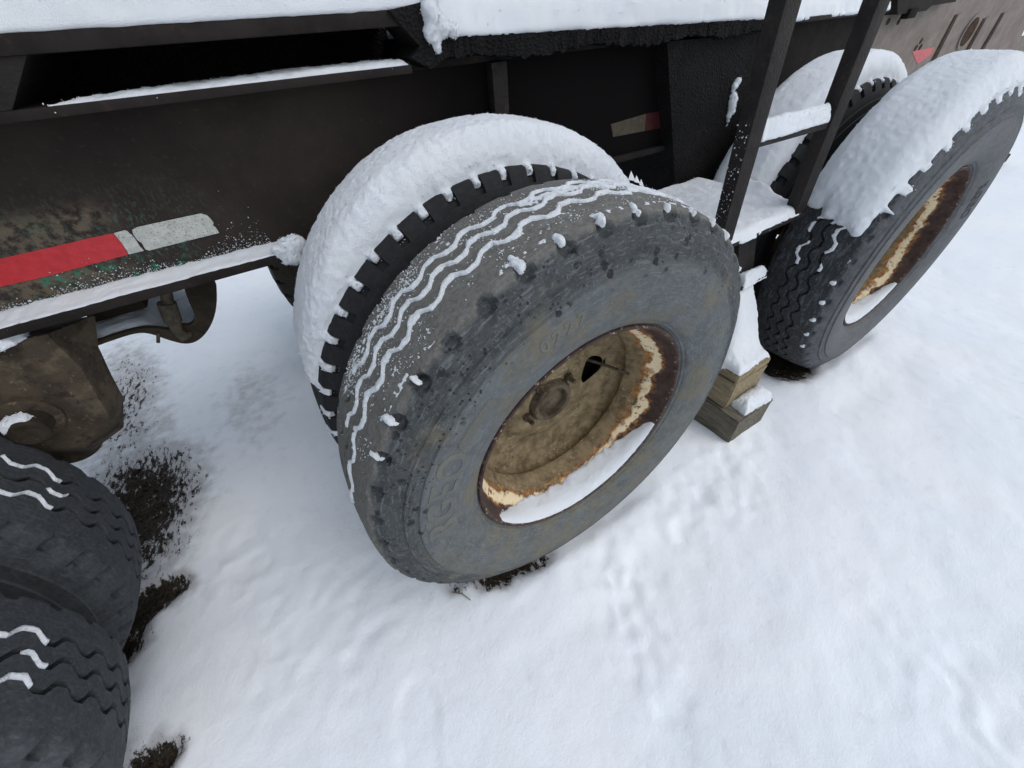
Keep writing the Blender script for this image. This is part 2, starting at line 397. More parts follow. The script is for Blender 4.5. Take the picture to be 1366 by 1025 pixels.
HOSE = mat_plain('muddy_hose', (.05, .04, .03), (.10, .085, .06), 60, .8, .2)
BLACK = mat_plain('drum_black', (.008, .007, .006), (.016, .014, .012), 30, .9, .1)

# ------------------------------------------------------------------ ground
AX = (0.0, 1.54, -1.54)                         # axle positions along the trailer
TR, HUBZ, YC, YI = .52, .512, .105, .440        # tyre radius, hub height, middle of outer and inner tyre
def graded(a, b, step, far):
    c = np.arange(a, b+step*.5, step); g = []; x = step
    s = 0
    while s < far: x *= 1.22; s += x; g.append(s)
    g = np.array(g); return np.concatenate([a-g[::-1], c, b+g])
gx = graded(-2.3, 2.8, .0128, 160); gy = graded(-1.3, 2.6, .0128, 160)
GX, GY = np.meshgrid(gx, gy, indexing='ij'); P = np.stack([GX.ravel(), GY.ravel(), np.zeros(GX.size)], -1)
def ell(cx, cy, rx, ry, rot=0, soft=.5):
    dx, dy = P[:, 0]-cx, P[:, 1]-cy; c, s_ = math.cos(rot), math.sin(rot)
    d = np.sqrt(((dx*c+dy*s_)/rx)**2 + ((-dx*s_+dy*c)/ry)**2)
    return sstep(1+soft, 1-soft, d)
wob = np.stack([fbm(P, 7, 3), fbm(P, 7, 5), np.zeros(len(P))], -1)*.06
P0 = P; P = P0 + wob
soil = np.maximum.reduce([
    .80*ell(-1.28, .98, .18, .34, .0, .85), .46*ell(-1.38, 1.7, .16, .6, .1, .8), .95*ell(-1.25, .55, .12, .07, 0, .85), .8*ell(-1.42, .48, .2, .1, 0, .6),
    .95*ell(-1.21, .12, .07, .07, 0, .85), .75*ell(-.26, .05, .15, .042, -.12, .8), .8*ell(1.34, .10, .17, .09, 0, .6),
    .22*ell(-.85, 1.35, .14, .30, 0, .9), .9*ell(-.05, .14, .22, .07), .9*ell(1.54, .13, .25, .08), .9*ell(-1.54, .14, .25, .07)])
tramp = np.maximum.reduce([.4*ell(.02, -.24, .10, .36, -.35, .6), .9*ell(.52, -.14, .33, .12, .1, .6), .7*ell(.50, -.92, .20, .30, 0, .6),
                           .7*ell(-.93, .55, .15, .24, .2, .5), .6*ell(-.75, .2, .25, .2, 0, .6)])
P = P0
base = .010*fbm(P, 2.4, 1) + .0045*fbm(P, 7, 2) + .0016*fbm(P, 28, 4) + .0010*fbm(P, 95, 6, 2)
rid = 1-2*np.abs(fbm(P, 10, 9, 4))
h = .016 + base + tramp*(.009*rid - .009 + .0075*fbm(P, 24, 12)) - .026*sstep(.2, .9, soil)
h += sstep(.35, .8, soil)*(.006*fbm(P, 45, 21) + .004*fbm(P, 120, 22))
def bootprint(cx, cy, ang, L=.29, Wd=.105, dep=.016):
    dx, dy = P[:, 0]-cx, P[:, 1]-cy; c, s_ = math.cos(ang), math.sin(ang)
    u = (dx*c+dy*s_)/(L/2); v = (-dx*s_+dy*c)/(Wd/2)
    w = 1-.16*np.cos(u*2.6+.4)-.12*(u > .55)*(u-.55)
    d = np.sqrt(np.abs(u)**2.6 + np.abs(v/w)**2.2)
    inside = sstep(1.04, .93, d); lip = sstep(.95, 1.05, d)*sstep(1.30, 1.08, d)
    return -dep*inside + dep*.35*lip + inside*.002*np.sin(u*30)*.0
h += bootprint(-.645, -.215, 1.25, .31, .115, .0042)
h += bootprint(-.95, .58, 1.9, .27, .15, .004)
track = np.maximum(ell(-.03, -.30, .085, .30, -.35, .5), .7*ell(.03, -.13, .09, .10, 0, .6))
h += track*(.0045*fbm(P, 38, 55, 4) + .007*(1-2*np.abs(fbm(P, 17, 57, 3))) - .006)
# the tyres press in and the snow banks up a little beside them
for cx in AX:
    for y0, y1 in ((YC-.14, YC+.14), (YI-.14, YI+.14)):
        dy = np.maximum(y0-P[:, 1], P[:, 1]-y1); dx = np.abs(P[:, 0]-cx)
        h += .012*sstep(.16, .03, np.abs(dy-.02))*sstep(.48, .25, dx)*(1+.6*fbm(P, 9, 77)) - .020*sstep(.02, -.03, dy)*sstep(.36, .22, dx)
far_amp = sstep(6, 25, np.hypot(P[:, 0], P[:, 1])); h += far_amp*.25*fbm(P, .05, 31)
nx, ny = len(gx), len(gy)
ii = np.arange(nx*ny).reshape(nx, ny)
F = np.stack([ii[:-1, :-1], ii[1:, :-1], ii[1:, 1:], ii[:-1, 1:]], -1).reshape(-1, 4)
V = P0.copy(); V[:, 2] = h
go = obj('ground', V, F, GROUND, recenter=False); go['kind'] = 'structure'
atr = go.data.attributes.new('soil', 'FLOAT', 'POINT'); atr.data.foreach_set('value', soil.astype(np.float32))
def ground_z(x, y):
    i = np.clip(np.searchsorted(gx, x), 0, nx-1); j = np.clip(np.searchsorted(gy, y), 0, ny-1); return h[i*ny+j]
SOILV = soil.reshape(nx, ny)

# ------------------------------------------------------------------ trailer
trailer = bpy.data.objects.new('trailer', None); COL.objects.link(trailer); trailer.empty_display_size = .3
tag(trailer, 'dark brown flatbed trailer on dual tyres with a steel ladder and reflective tape', 'trailer')

# ---- tyre profile: (y from tyre middle, radius), outer bead to tread edge
SIDE = [(-.088, .2915), (-.100, .2925), (-.1035, .296), (-.108, .3005), (-.1095, .304), (-.1135, .3055), (-.116, .311), (-.1195, .3125), (-.123, .320),
        (-.131, .340), (-.136, .360), (-.1395, .385), (-.1400, .405), (-.1400, .425), (-.1396, .4335), (-.1352, .4350), (-.1340, .450), (-.1335, .4595),
        (-.1292, .4610), (-.1270, .470), (-.1240, .478), (-.1205, .486), (-.1170, .493), (-.1135, .499), (-.1105, .5045), (-.1070, .5090)]
def rc(y): return .5215 - .0095*(np.abs(y)/.104)**2.2
def tread_cols():
    ys = [(-.1025, 0, 0), (-.0965, 0, .1), (-.090, 0, .2), (-.083, 0, .3), (-.074, 0, .5), (-.0655, 0, .7), (-.056, 0, .9), (-.0475, 0, 1)]
    for g in (-.037, 0., .037):
        ys += [(g-.0052, 0, 1), (g-.0044, .35, 1), (g-.0036, 1, 1), (g, 1, 1), (g+.0036, 1, 1), (g+.0044, .35, 1), (g+.0052, 0, 1)]
        if g < .03: ys += [(g+.013, 0, 1), (g+.024, 0, 1)]
    ys += [(-a, b, c) for a, b, c in reversed(ys[:8])]
    return ys
def make_tyre(name, style, N):
    prof = [(y, r, 0, 0) for y, r in SIDE] + [(y, rc(y), dpt, za) for y, dpt, za in tread_cols()] + [(-y, r, 0, 0) for y, r in reversed(SIDE)]
    pr = np.array(prof); K = len(pr)
    ds = np.hypot(np.diff(pr[:, 0]), np.diff(pr[:, 1])); s_ = np.concatenate([[0], np.cumsum(ds)])
    ie = len(SIDE); se = s_[ie-1]; se2 = s_[K-ie]
    fr = np.array([0, .13, .24, .335, .352, .42, .5, .58, .648, .665, .76, .88]) if style == 'lug' else np.arange(12)/12
    zz = np.interp(fr, [0, .28, .5, .78, 1], [-1, -1, 1, 1, -1])
    nf = len(fr); n = N*nf
    th = np.concatenate([(k+fr)/N for k in range(N)])*2*np.pi; ft = np.tile(fr, N); zz = np.tile(zz, N)
    kk = np.repeat(np.arange(N), nf)
    rndk = RNG.random(N)[kk]
    y = np.tile(pr[:, 0], (n, 1)) + pr[:, 3]*zz[:, None]*.0082
    r = np.tile(pr[:, 1], (n, 1)) - pr[:, 2]*.013
    for sgn, edge in ((1, se), (-1, se2)):
        sd = (s_-edge)*sgn                       # >0 onto the tread
        if style == 'lug':
            mask = ((ft > .345) & (ft < .655)).astype(float)[:, None]*(((sd > -.026) & (sd < .036)).astype(float))[None]
            r -= .017*mask
        else:
            f0 = .5 if sgn > 0 else .05
            q = 1-((((ft-f0+.5) % 1)-.5)[:, None]/(.19+.05*rndk[:, None]))**2-((sd[None]+.004+.006*(ft-f0)[:, None])/.017)**2
            d = .0105*sstep(0, .55, q)*(.75+.4*rndk[:, None])
            r -= d*1.05; y += d*.8*sgn
    # slow unevenness of worn rubber
    Q = np.stack([np.cos(th)[:, None]*r, y, np.sin(th)[:, None]*r], -1).reshape(-1, 3)
    r = r + (fbm(Q, 9, 41)*.0012).reshape(n, K)
    V = np.stack([np.cos(th)[:, None]*r, y+YC, np.sin(th)[:, None]*r], -1).reshape(-1, 3)
    i0 = np.arange(n)[:, None]; i1 = (i0+1) % n; j = np.arange(K-1)[None]
    F = np.stack([i0*K+j, i0*K+j+1, i1*K+j+1, i1*K+j], -1).reshape(-1, 4)
    return mesh_data(name, V, F, RUB_A, True, 42)
TY_ZIG = make_tyre('ribbed_tyre', 'zig', 44)
TY_LUG = make_tyre('notched_tyre', 'lug', 50)
# ---- rim
RIMP = [(.014, .291), (.004, .2965), (-.003, .2985), (-.0075, .2965), (-.0085, .293), (-.006, .2890), (.002, .2865), (.014, .2850), (.030, .2815), (.043, .2745), (.053, .2675),
        (.061, .2620), (.071, .2580), (.084, .2535), (.098, .2480), (.108, .2430), (.116, .2395), (.1205, .2390), (.1235, .2410), (.128, .2450), (.138, .2470), (.147, .2450), (.153, .2380), (.156, .2280), (.157, .2150), (.158, .2000)]
def make_disc():                                 # ventilated wheel disc with a hand hole
    prof = np.array([(.158, .200), (.162, .192), (.165, .184), (.167, .176), (.168, .168), (.168, .160), (.167, .152), (.165, .144), (.162, .136), (.158, .128), (.154, .118), (.151, .108), (.150, .095), (.150, .082), (.150, .066)])
    f = np.linspace(0, 1, 43); t = np.linspace(0, 1, len(prof))
    yy = np.interp(f, t, prof[:, 0]); rr = np.interp(f, t, prof[:, 1]); n = 288
    th = np.linspace(0, 2*np.pi, n, endpoint=False)
    holes = [(math.radians(7.5), .151, .040, .043)]
    T, R_ = np.meshgrid(th, rr, indexing='ij'); Y = np.tile(yy, (n, 1)); cut = np.zeros((n, len(rr)), bool)
    X = np.cos(T)*R_; Z = np.sin(T)*R_
    for a, r0, hr, hw in holes:
        u = X*math.cos(a)+Z*math.sin(a)-r0; v = -X*math.sin(a)+Z*math.cos(a)
        u = u; d = np.sqrt((u/hw)**2+(v/hr)**2); ok = (X*math.cos(a)+Z*math.sin(a)) > 0
        ring = ok & (d < 1.16) & (d > .80); k = np.where(ring, 1/np.maximum(d, .01), 1)
        u2 = u*k+r0; v2 = v*k
        X = np.where(ring, u2*math.cos(a)-v2*math.sin(a), X); Z = np.where(ring, u2*math.sin(a)+v2*math.cos(a), Z)
        cut |= ok & (d <= .80)
    V = np.stack([X, Y, Z], -1).reshape(-1, 3); k = len(rr); F = []
    for i in range(n):
        j = (i+1) % n
        for q in range(k-1):
            if not (cut[i, q] or cut[j, q] or cut[i, q+1] or cut[j, q+1]): F.append((i*k+q, j*k+q, j*k+q+1, i*k+q+1))
    return V, np.array(F)
rv, rf = revolve(RIMP, 144)
# inner side of the barrel, closing the air chamber towards the tyre
bv, bf = revolve([(.014, .291), (.03, .288), (.09, .262), (.150, .262), (.196, .288), (.214, .300), (.216, .292), (.200, .280), (.165, .250), (.158, .2005)], 96)
dv, df = make_disc()
V_, F_ = join_tri([(rv, rf), (bv, bf), (dv, df)])
RIMM = mesh_data('rim', V_, F_, RIM, True, 40)
hubv, hubf = revolve([(.152, .066), (.143, .062), (.136, .060), (.133, .057), (.133, .046), (.136, .0445), (.150, .0435), (.152, .040), (.148, .034), (.146, .018), (.146, .0005)], 64)
HUBM = mesh_data('hub_cap', hubv, hubf, MUDDY, True, 35)
def nut_mesh():
    bm = bmesh.new()
    bmesh.ops.create_cone(bm, cap_ends=True, segments=6, radius1=.0125, radius2=.011, depth=.020, matrix=Matrix.Translation((0, .0, 0))@Matrix.Rotation(math.pi/2, 4, 'X'))
    bmesh.ops.create_cone(bm, cap_ends=True, segments=12, radius1=.0065, radius2=.006, depth=.020, matrix=Matrix.Translation((0, -.019, 0))@Matrix.Rotation(math.pi/2, 4, 'X'))
    bmesh.ops.recalc_face_normals(bm, faces=bm.faces)
    me = bpy.data.meshes.new('lug_nut'); bm.to_mesh(me); bm.free(); me.materials.append(MUDDY); return me
NUTM = nut_mesh()
sv, sf = tube([(.140, .176, .052), (.155, .160, .046), (.185, .132, .033), (.224, .090, .014)], [.004, .0042, .0042, .0046], 8)
STEMM = mesh_data('valve_stem', sv, sf, MUDDY)
drv, drf = revolve([(.30, .215), (.175, .215), (.172, .205), (.172, .02)], 48)
drv, drf = revolve([(.30, .215), (.21, .215), (.205, .205), (.205, .02)], 48)
DRUMM = mesh_data('brake_drum', drv, drf, BLACK, True, 40)
def use_mat(o, mat):                            # object-level material, so that tyres can share one mesh
    o.material_slots[0].link = 'OBJECT'; o.material_slots[0].material = mat
def wheel(cx, y0, rz, tyre_me, rub, spin, drum=True, flip=False, rot_rim=0.0):
    w = link('wheel', RIMM, trailer, (cx, y0, HUBZ), (0, rot_rim, rz))
    t = link('tyre', tyre_me, w, (0, 0, 0), (0, spin-rot_rim, 0)); use_mat(t, rub)
    link('hub_cap', HUBM, w)
    for a in (math.radians(44), math.radians(119), math.radians(193)):
        link('lug_nut', NUTM, w, (.078*math.cos(a), .147, .078*math.sin(a)))
    link('valve_stem', STEMM, w)
    if drum: link('brake_drum', DRUMM, w)
    return w
YA, YCL = .009, .03
wheels = {}
for nm, cx, ro, ri in (('A', AX[0], RUB_A, RUB_D), ('B', AX[1], RUB_B, RUB_D), ('C', AX[2], RUB_C, RUB_C)):
    wheels[nm+'o'] = wheel(cx, {'A': YA, 'B': 0, 'C': YCL}[nm], 0, TY_ZIG, ro, {'A': .03, 'B': .6, 'C': .25}[nm], rot_rim={'A': 0, 'B': 1.0, 'C': 2}[nm])
    wheels[nm+'i'] = wheel(cx, YI+YC+(YCL if nm == 'C' else 0), math.pi, TY_ZIG if nm == 'C' else TY_LUG, ri, .11, False)
for cx in AX[:2]:                               # far side of the trailer
    wheel(cx, 1.30+.245, math.pi, TY_LUG, RUB_F, .3, False)
    wheel(cx, 1.88, math.pi, TY_LUG, RUB_D, .5, False)
for nm, lab in (('Ao', 'weathered grey tyre and rusty rim of the middle axle'), ('Ai', 'black notched inner tyre of the middle axle'),
                ('Bo', 'right rear wheel with grey sidewall and rusty rim'), ('Co', 'dark zigzag tyre at the lower left corner')):
    wheels[nm]['label'] = lab
# raised sidewall lettering (only what can be read on the tyre)
def lettering(parent, text, size, r0, ang_mid, spread, spin, mat, depth=.0014, lean=True):
    cu = bpy.data.curves.new('raised_lettering', 'FONT'); cu.body = text; cu.size = size; cu.align_x = 'CENTER'; cu.space_character = spread
    cu.extrude = depth; cu.bevel_depth = .0005; cu.bevel_resolution = 1; cu.offset = size*.018; cu.resolution_u = 4
    tmp = bpy.data.objects.new('raised_lettering', cu); COL.objects.link(tmp)
    dg = bpy.context.evaluated_depsgraph_get(); me = bpy.data.meshes.new_from_object(tmp.evaluated_get(dg))
    bpy.data.objects.remove(tmp)
    sy = [(.105+y, r) for y, r in SIDE]
    rs = np.array([r for _, r in sy]); ysd = np.array([y for y, _ in sy])
    for v in me.vertices:
        r = r0+v.co.y; a = ang_mid - v.co.x/r0
        yy = float(np.interp(r, rs, ysd)) - .0002 - (v.co.z)
        v.co = (r*math.cos(a), yy, r*math.sin(a))
    me.materials.clear(); me.materials.append(mat)
    return link('raised_lettering', me, parent, (0, 0, 0), (0, spin, 0))
LET = mat_plain('worn_letter_rubber', (.115, .122, .118), (.150, .148, .125), 60, .85, .2)
lettering(wheels['Ao'], 'RGEO', .078, .366, math.radians(162), 1.05, 0, LET, .0006)
lettering(wheels['Ao'], '0227', .036, .380, math.radians(107), 1.35, 0, LET, .0003)
LETB = mat_plain('grey_letter_rubber', (.06, .062, .066), (.085, .088, .094), 60, .85, .2)
lettering(wheels['Bo'], 'RGEO', .05, .345, math.radians(78), 1.15, 0, LETB)
# oval pad moulded on the sidewall
def pad(parent, a0, a1, r0, r1, mat):
    n, k = 40, 9; V = []; rm, hw = (r0+r1)/2, (r1-r0)/2
    sy = [(.105+y, r) for y, r in SIDE]; rs = [r for _, r in sy]; ysd = [y for y, _ in sy]
    for i in range(n):
        f = i/(n-1); L = (a1-a0)*rm; e = min(f, 1-f)*L; w = hw*math.sqrt(max(0, 1-max(0, 1-e/hw)**2))
        for j in range(k):
            g = j/(k-1)*2-1; r = rm+g*w; a = a0+(a1-a0)*f
            edge = min(hw-abs(g)*w if w < hw else hw*(1-abs(g)), e+.0005)
            up = .0026 if 0 < i < n-1 and abs(g) < .99 else -.001
            V.append((r*math.cos(a), float(np.interp(r, rs, ysd))-up, r*math.sin(a)))
    F = [(i*k+j, i*k+j+1, (i+1)*k+j+1, (i+1)*k+j) for i in range(n-1) for j in range(k-1)]
    return link('moulded_pad', mesh_data('moulded_pad', V, np.array(F), mat, True, 30), parent)
PADM = mat_plain('gritty_pad_rubber', (.10, .105, .098), (.16, .158, .14), 500, .9, .15, bump=.002)
pad(wheels['Ao'], math.radians(129), math.radians(144.5), .379, .405, PADM)

# ---- axles
for cx in AX:
    v, f = tube([(cx, .30, HUBZ), (cx, 1.62, HUBZ)], .062, 20); obj('axle', v, f, DARKB, trailer)

# ---- main beam (web, flanges), deck rail and deck
WY = .672
def long_box(name, x0, x1, y0, y1, z0, z1, mat, bev=.003): return rough_box(name, x0, x1, y0, y1, z0, z1, mat, trailer, bev)
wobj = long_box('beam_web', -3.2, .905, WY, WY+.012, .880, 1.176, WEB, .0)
long_box('bottom_flange', -3.2, -.435, .600, .76, .8665, .8845, STEEL, .002)
long_box('bottom_flange', -.433, .905, .655, .76, .8665, .8845, STEEL, .002)
long_box('top_flange', -3.2, -.045, .600, .90, 1.173, 1.1875, STEEL, .002)
long_box('top_flange', -.043, .905, .662, .90, 1.173, 1.1875, STEEL, .002)
long_box('channel_web', -3.2, 1.9, .900, .912, 1.10, 1.247, ROUGH, .0)
long_box('side_rail', -3.2, .0, .600, .93, 1.2475, 1.2725, STEEL, .004)
long_box('deck', -3.2, 2.1,   .934, 1.0, 1.20, 1.262, STEEL, .004)
bm = bmesh.new()                                 # rough edge board of the deck over the wheel
add_hexa(bm, [(.005, .600, 1.187), (1.30, .600, 1.168), (1.30, .93, 1.168), (.005, .93, 1.187), (.005, .600, 1.226), (1.30, .600, 1.197), (1.30, .93, 1.197), (.005, .93, 1.226)])
bmesh.ops.subdivide_edges(bm, edges=[e for e in bm.edges if abs(e.verts[0].co.x-e.verts[1].co.x) > 1], cuts=150)
for v in bm.verts:
    if v.co.y < .7:
        v.co.y += random.uniform(-.005, .003); v.co.z += random.uniform(-.005, .004) + .006*math.sin(v.co.x*17) if v.co.z < 1.162+.035*(1.3-v.co.x)/1.3+.02 else random.uniform(-.001, .001)
bmobj('deck_edge', bm, ROUGH, trailer)
bm = bmesh.new()                                 # jagged joint where rail and deck edge meet
pts = [at(*q, y=.595) for q in ((517, 14), (562, 3), (566, 30), (575, 45), (592, 48), (600, 74), (575, 92), (548, 78), (560, 62), (540, 40))]
pts = [(p[0], p[2]) for p in pts]; prism_y(bm, pts, .594, .70)
bmobj('rail_joint', bm, ROUGH, trailer)
g0 = at(30, 66, y=.606); g1 = at(5, 152, y=.606)
bm = bmesh.new(); prism_y(bm, [(g0[0]-.16, 1.2475), (g0[0], 1.2475), (g1[0]+.012, 1.188), (g1[0]-.14, 1.188)], .606, .616); prism_y(bm, [(g0[0]-.014, 1.2475), (g0[0]-.002, 1.2475), (g1[0]+.01, 1.188), (g1[0]-.002, 1.188)], .6165, .89)
bmobj('gusset', bm, LADDER, trailer)
s0 = at(655, 110, y=.65); s1 = at(675, 110, y=.65)
long_box('stiffener', s0[0], s1[0], .640, .6715, .886, 1.172, LADDER, .003)
bm = bmesh.new()                                 # broad undercoated bolster beside the ladder
add_hexa(bm, [(.955, .618, .70), (1.27, .618, .70), (1.27, .93, .70), (.955, .93, .70), (.757, .618, 1.172), (1.19, .618, 1.165), (1.19, .93, 1.165), (.757, .93, 1.172)])
bmobj('bolster', bm, ROUGH, trailer)
# second rail on the far side and cross members, dark under the deck
long_box('far_rail', -3.2, 6.0, 1.72, 1.74, .87, 1.19, STEEL, .0)
for x in (-2.2, -.75, .75, 2.35): long_box('cross_member', x-.04, x+.04, .914, 1.719, .98, 1.19, STEEL, .0)
# ---- frame to the right, its brighter lighting painted into the rear web colour
long_box('frame_web', .99, 2.02, WY+.0135, WY+.03, .90, 1.178, STEEL, .0)
long_box('frame_flange', 1.32, 2.02, .600, .80, 1.1795, 1.193, LADDER, .003)
bm = bmesh.new(); prism_y(bm, [(1.99, .90), (4.25, .90), (3.98, 1.34), (2.03, 1.34)], WY, WY+.018)
bmobj('rear_web', bm, TAUPE, trailer)
def web_px(px, py, off=.0): p = at(px, py, y=WY-.001); return (p[0], p[2])
def web_poly(name, pts, mat, t=.004, y=WY):
    bm = bmesh.new(); prism_y(bm, pts, y-t, y-.0006); return bmobj(name, bm, mat, trailer)
RUSTD = mat_plain('deep_rust', (.030, .018, .012), (.075, .045, .028), 60, .9, .1)
for a, b in (((1280, 19), (1258, 58)), ((1317, 24), (1300, 57)), ((1341, 17), (1318, 56))):       # welded ribs with rust beside them
    (xa, za), (xb, zb) = web_px(*a), web_px(*b)
    zb = .93; xb = xa+.02
    web_poly('rib', [(xb-.035, zb), (xb+.03, zb), (xa+.03, za), (xa-.035, za)], TAUPE, .010)
    web_poly('rust_streak', [(xb-.075, zb), (xb-.04, zb), (xa-.04, za), (xa-.055, za)], RUSTD, .0015)
cx_, cz_ = web_px(1291, 43)
for k, (ra, rb, mt, tt) in enumerate(((.075, .075, TAUPE, .008), (.060, .060, RUSTD, .010))):
    web_poly('hole_rim' if k == 0 else 'hole', [(cx_+ra*math.cos(t), cz_+rb*math.sin(t)) for t in np.linspace(0, 2*math.pi, 28, endpoint=False)], mt, tt)
for q in ((1185, 29), (1199, 29), (1229, 55), (1222, 64), (1228, 63)):
    x, z = web_px(*q); web_poly('bolt_hole', [(x+.014*math.cos(t), z+.012*math.sin(t)) for t in np.linspace(0, 2*math.pi, 8, endpoint=False)], RUSTD, .002)
p = [at(*q, y=.64) for q in ((1190, 20), (1228, 15), (1236, 8), (1268, 3), (1272, -20), (1190, -14))]
bm = bmesh.new(); prism_y(bm, [(q[0], q[2]) for q in p], .62, WY-.002); bmobj('bracket', bm, STEEL, trailer)
p = at(1208, 20, y=.64); long_box('bracket_bolt', p[0]-.045, p[0]+.03, .61, .64, p[2]-.012, p[2]+.02, BLACK, .004)
# landing leg at the far right
q0 = at(1344, 185, y=.62); v, f = tube([(5.33, .66, .93), (5.33, .66, .10)], .055, 4); obj('landing_leg', v, f, DARKB, trailer, False)
long_box('leg_beam', 4.10, 5.42, .691, .76, .86, .955, TAUPE, .004)
long_box('landing_foot', 5.18, 5.5, .54, .80, .03, .10, DARKB, .01)
# ---- reflective tape
def tape(name, poly, mat, y, t=.0014):
    bm = bmesh.new(); pts = [at(*q, y=y-t) for q in poly]; prism_y(bm, [(q[0], q[2]) for q in pts], y-t, y-.0004)
    return bmobj(name, bm, mat, trailer)
o = tape('red_tape', [(-220, 396), (-220, 435), (0, 383), (60, 369.5), (120, 353.5), (171, 340), (163, 326), (151, 311.5), (120, 318), (60, 332), (0, 345.5)], RED, WY)
o['label'] = 'red strip of reflective tape on the left beam'
o = tape('white_tape', [(151.6, 311.4), (163.6, 326), (171.8, 339.6), (192, 335), (186, 328), (181, 320), (176, 313.5), (173, 312), (170, 308.5), (166, 307.5)], WHITE, WY)
o['label'] = 'cracked short piece of white tape'
tape('white_tape', [(176, 307), (184, 303), (230, 293), (268, 285), (276, 287.5), (280, 291), (285, 298), (284, 300.5), (288, 304), (292.5, 311), (250, 321.5), (199, 334.5), (194, 333), (189, 324.5), (183, 320.5), (178, 313)], WHITE, WY)
tape('white_tape', [(815, 166), (862, 152), (860, 175), (818, 183)], DULLW, WY)
o = tape('red_tape', [(862.4, 152), (890, 147), (891, 169), (860.4, 175)], mat_plain('dull_red_film', (.040, .006, .007), (.065, .009, .010), 60, .5, .3), WY); o['label'] = 'red tape in the dark bay beside the ladder'  # red film in a much darker tone than on the left beam
x0, z0 = web_px(1216, 68); o = tape('red_tape', [(1217, 69), (1247, 63), (1243, 72), (1224, 86)], mat_plain('faded_red_film', (.42, .07, .08), (.52, .11, .11), 60, .5, .4), WY)
o['label'] = 'faded red tape above the right rear tyre'

# ---- ladder: posts, rung, step plate and slanted leg
def lean(z): return (1.24-z)*.092
def post(xr, w, y0, y1, z0, z1):
    bm = bmesh.new(); P8 = []
    for z in (z0, z1):
        x1 = xr+lean(z); P8 += [(x1-w, y0, z), (x1, y0, z), (x1, y1, z), (x1-w, y1, z)]
    add_hexa(bm, P8); bevel(bm, .004); return bm
ladder = bmobj('ladder', post(.617, .055, .18, .217, .742, 1.80), LADDER, trailer, True)
lo = Vector(ladder.location)
def lpart(name, bm, mat=LADDER):
    o = bmobj(name, bm, mat, ladder, True); o.location = Vector(o.location)-lo; return o
lpart('post', post(.984, .055, .18, .217, .742, 1.80))
bm = bmesh.new(); add_hexa(bm, [(.640, .186, .984), (.948, .186, .980), (.948, .211, .980), (.640, .211, .984), (.640, .186, 1.007), (.948, .186, 1.003), (.948, .211, 1.003), (.640, .211, 1.007)]); lpart('rung', bm)
bm = bmesh.new(); add_hexa(bm, [(.600, .186, 1.362), (.92, .186, 1.362), (.92, .211, 1.362), (.600, .211, 1.362), (.600, .186, 1.385), (.92, .186, 1.385), (.92, .211, 1.385), (.600, .211, 1.385)]); lpart('rung', bm)
bm = bmesh.new(); add_box(bm, .50, 1.030, .176, .617, .728, .741); bevel(bm, .002); lpart('step_plate', bm)
bm = bmesh.new(); prism_y(bm, [(.735, .727), (.822, .727), (.900, .56), (.905, .303), (.825, .303), (.815, .56)], .20, .26); lpart('support_leg', bm, LADDER)
bm = bmesh.new(); add_box(bm, .79, .93, .165, .26, .548, .560); lpart('leg_bracket', bm, LADDER)

# ---- suspension hanger at the left, pin, equaliser disc, tray with hose
hp = [at(*q, y=.62) for q in ((15, 456), (62, 446), (108, 490), (146, 556), (112, 598), (60, 602), (0, 592), (-60, 590), (-60, 470))]
hp2 = [(p_[0], p_[2]) for p_ in hp]
bk = [at(*q, y=.72) for q in ((12, 440), (128, 420), (128, 463), (165, 529), (166, 570), (122, 603), (0, 592), (-60, 590), (-60, 470))]
bm = bmesh.new(); a_ = [bm.verts.new((x, .62, z)) for x, z in hp2]; b_ = [bm.verts.new((q[0], .72, q[2])) for q in bk]
bm.faces.new(a_); bm.faces.new(b_[::-1])
for i in range(len(a_)):
    k = (i+1) % len(a_); bm.faces.new((a_[i], b_[i], b_[k])); bm.faces.new((a_[i], b_[k], a_[k]))
bevel(bm, .004); hanger = bmobj('spring_hanger', bm, MUDDY, trailer, True)
pc_ = at(40, 574, y=.58); 
v, f = revolve([(-.001, .0005), (0, .026), (.004, .031), (.05, .031)], 28); obj('pivot_pin', np.array(v)+[pc_[0], .565, pc_[2]], f, DARKB, trailer, True, 35)
v, f = revolve([(-.001, .0005), (0, .046), (.004, .052), (.03, .054)], 40); obj('pivot_boss', np.array(v)+[pc_[0]-.006, .609, pc_[2]+.003], f, MUDDY, trailer, True, 35)
dc = at(78, 592, y=.735); v, f = revolve([(.0, .002), (.0, .066), (.003, .074), (.010, .077), (.016, .077), (.05, .06), (.05, .002)], 64); obj('equaliser_disc', np.array(v)+[dc[0], .735, dc[2]], f, MUDDY, trailer, True, 35)
# tray
tp = np.array([(-.92, .742), (-.901, .744), (-.863, .747), (-.82, .748), (-.787, .733), (-.771, .705), (-.745, .679), (-.713, .679), (-.672, .709), (-.635, .756), (-.609, .812), (-.603, .866)])
tt = np.linspace(0, 1, len(tp)); ff = np.linspace(0, 1, 44); tx = np.interp(ff, tt, tp[:, 0]); tz = np.interp(ff, tt, tp[:, 1])
k_ = np.array([.25, .5, .25])
for _ in range(2):
    tx[1:-1] = np.convolve(tx, k_, 'valid'); tz[1:-1] = np.convolve(tz, k_, 'valid')
bm = bmesh.new(); rows = []
for i in range(len(tx)):
    d = np.array([tx[min(i+1, len(tx)-1)]-tx[max(i-1, 0)], tz[min(i+1, len(tx)-1)]-tz[max(i-1, 0)]]); d /= np.linalg.norm(d); nrm = np.array([-d[1], d[0]])*.009
    rows.append([bm.verts.new(q) for q in ((tx[i], .745, tz[i]), (tx[i], 1.06, tz[i]), (tx[i]+nrm[0], 1.06, tz[i]+nrm[1]), (tx[i]+nrm[0], .745, tz[i]+nrm[1]))])
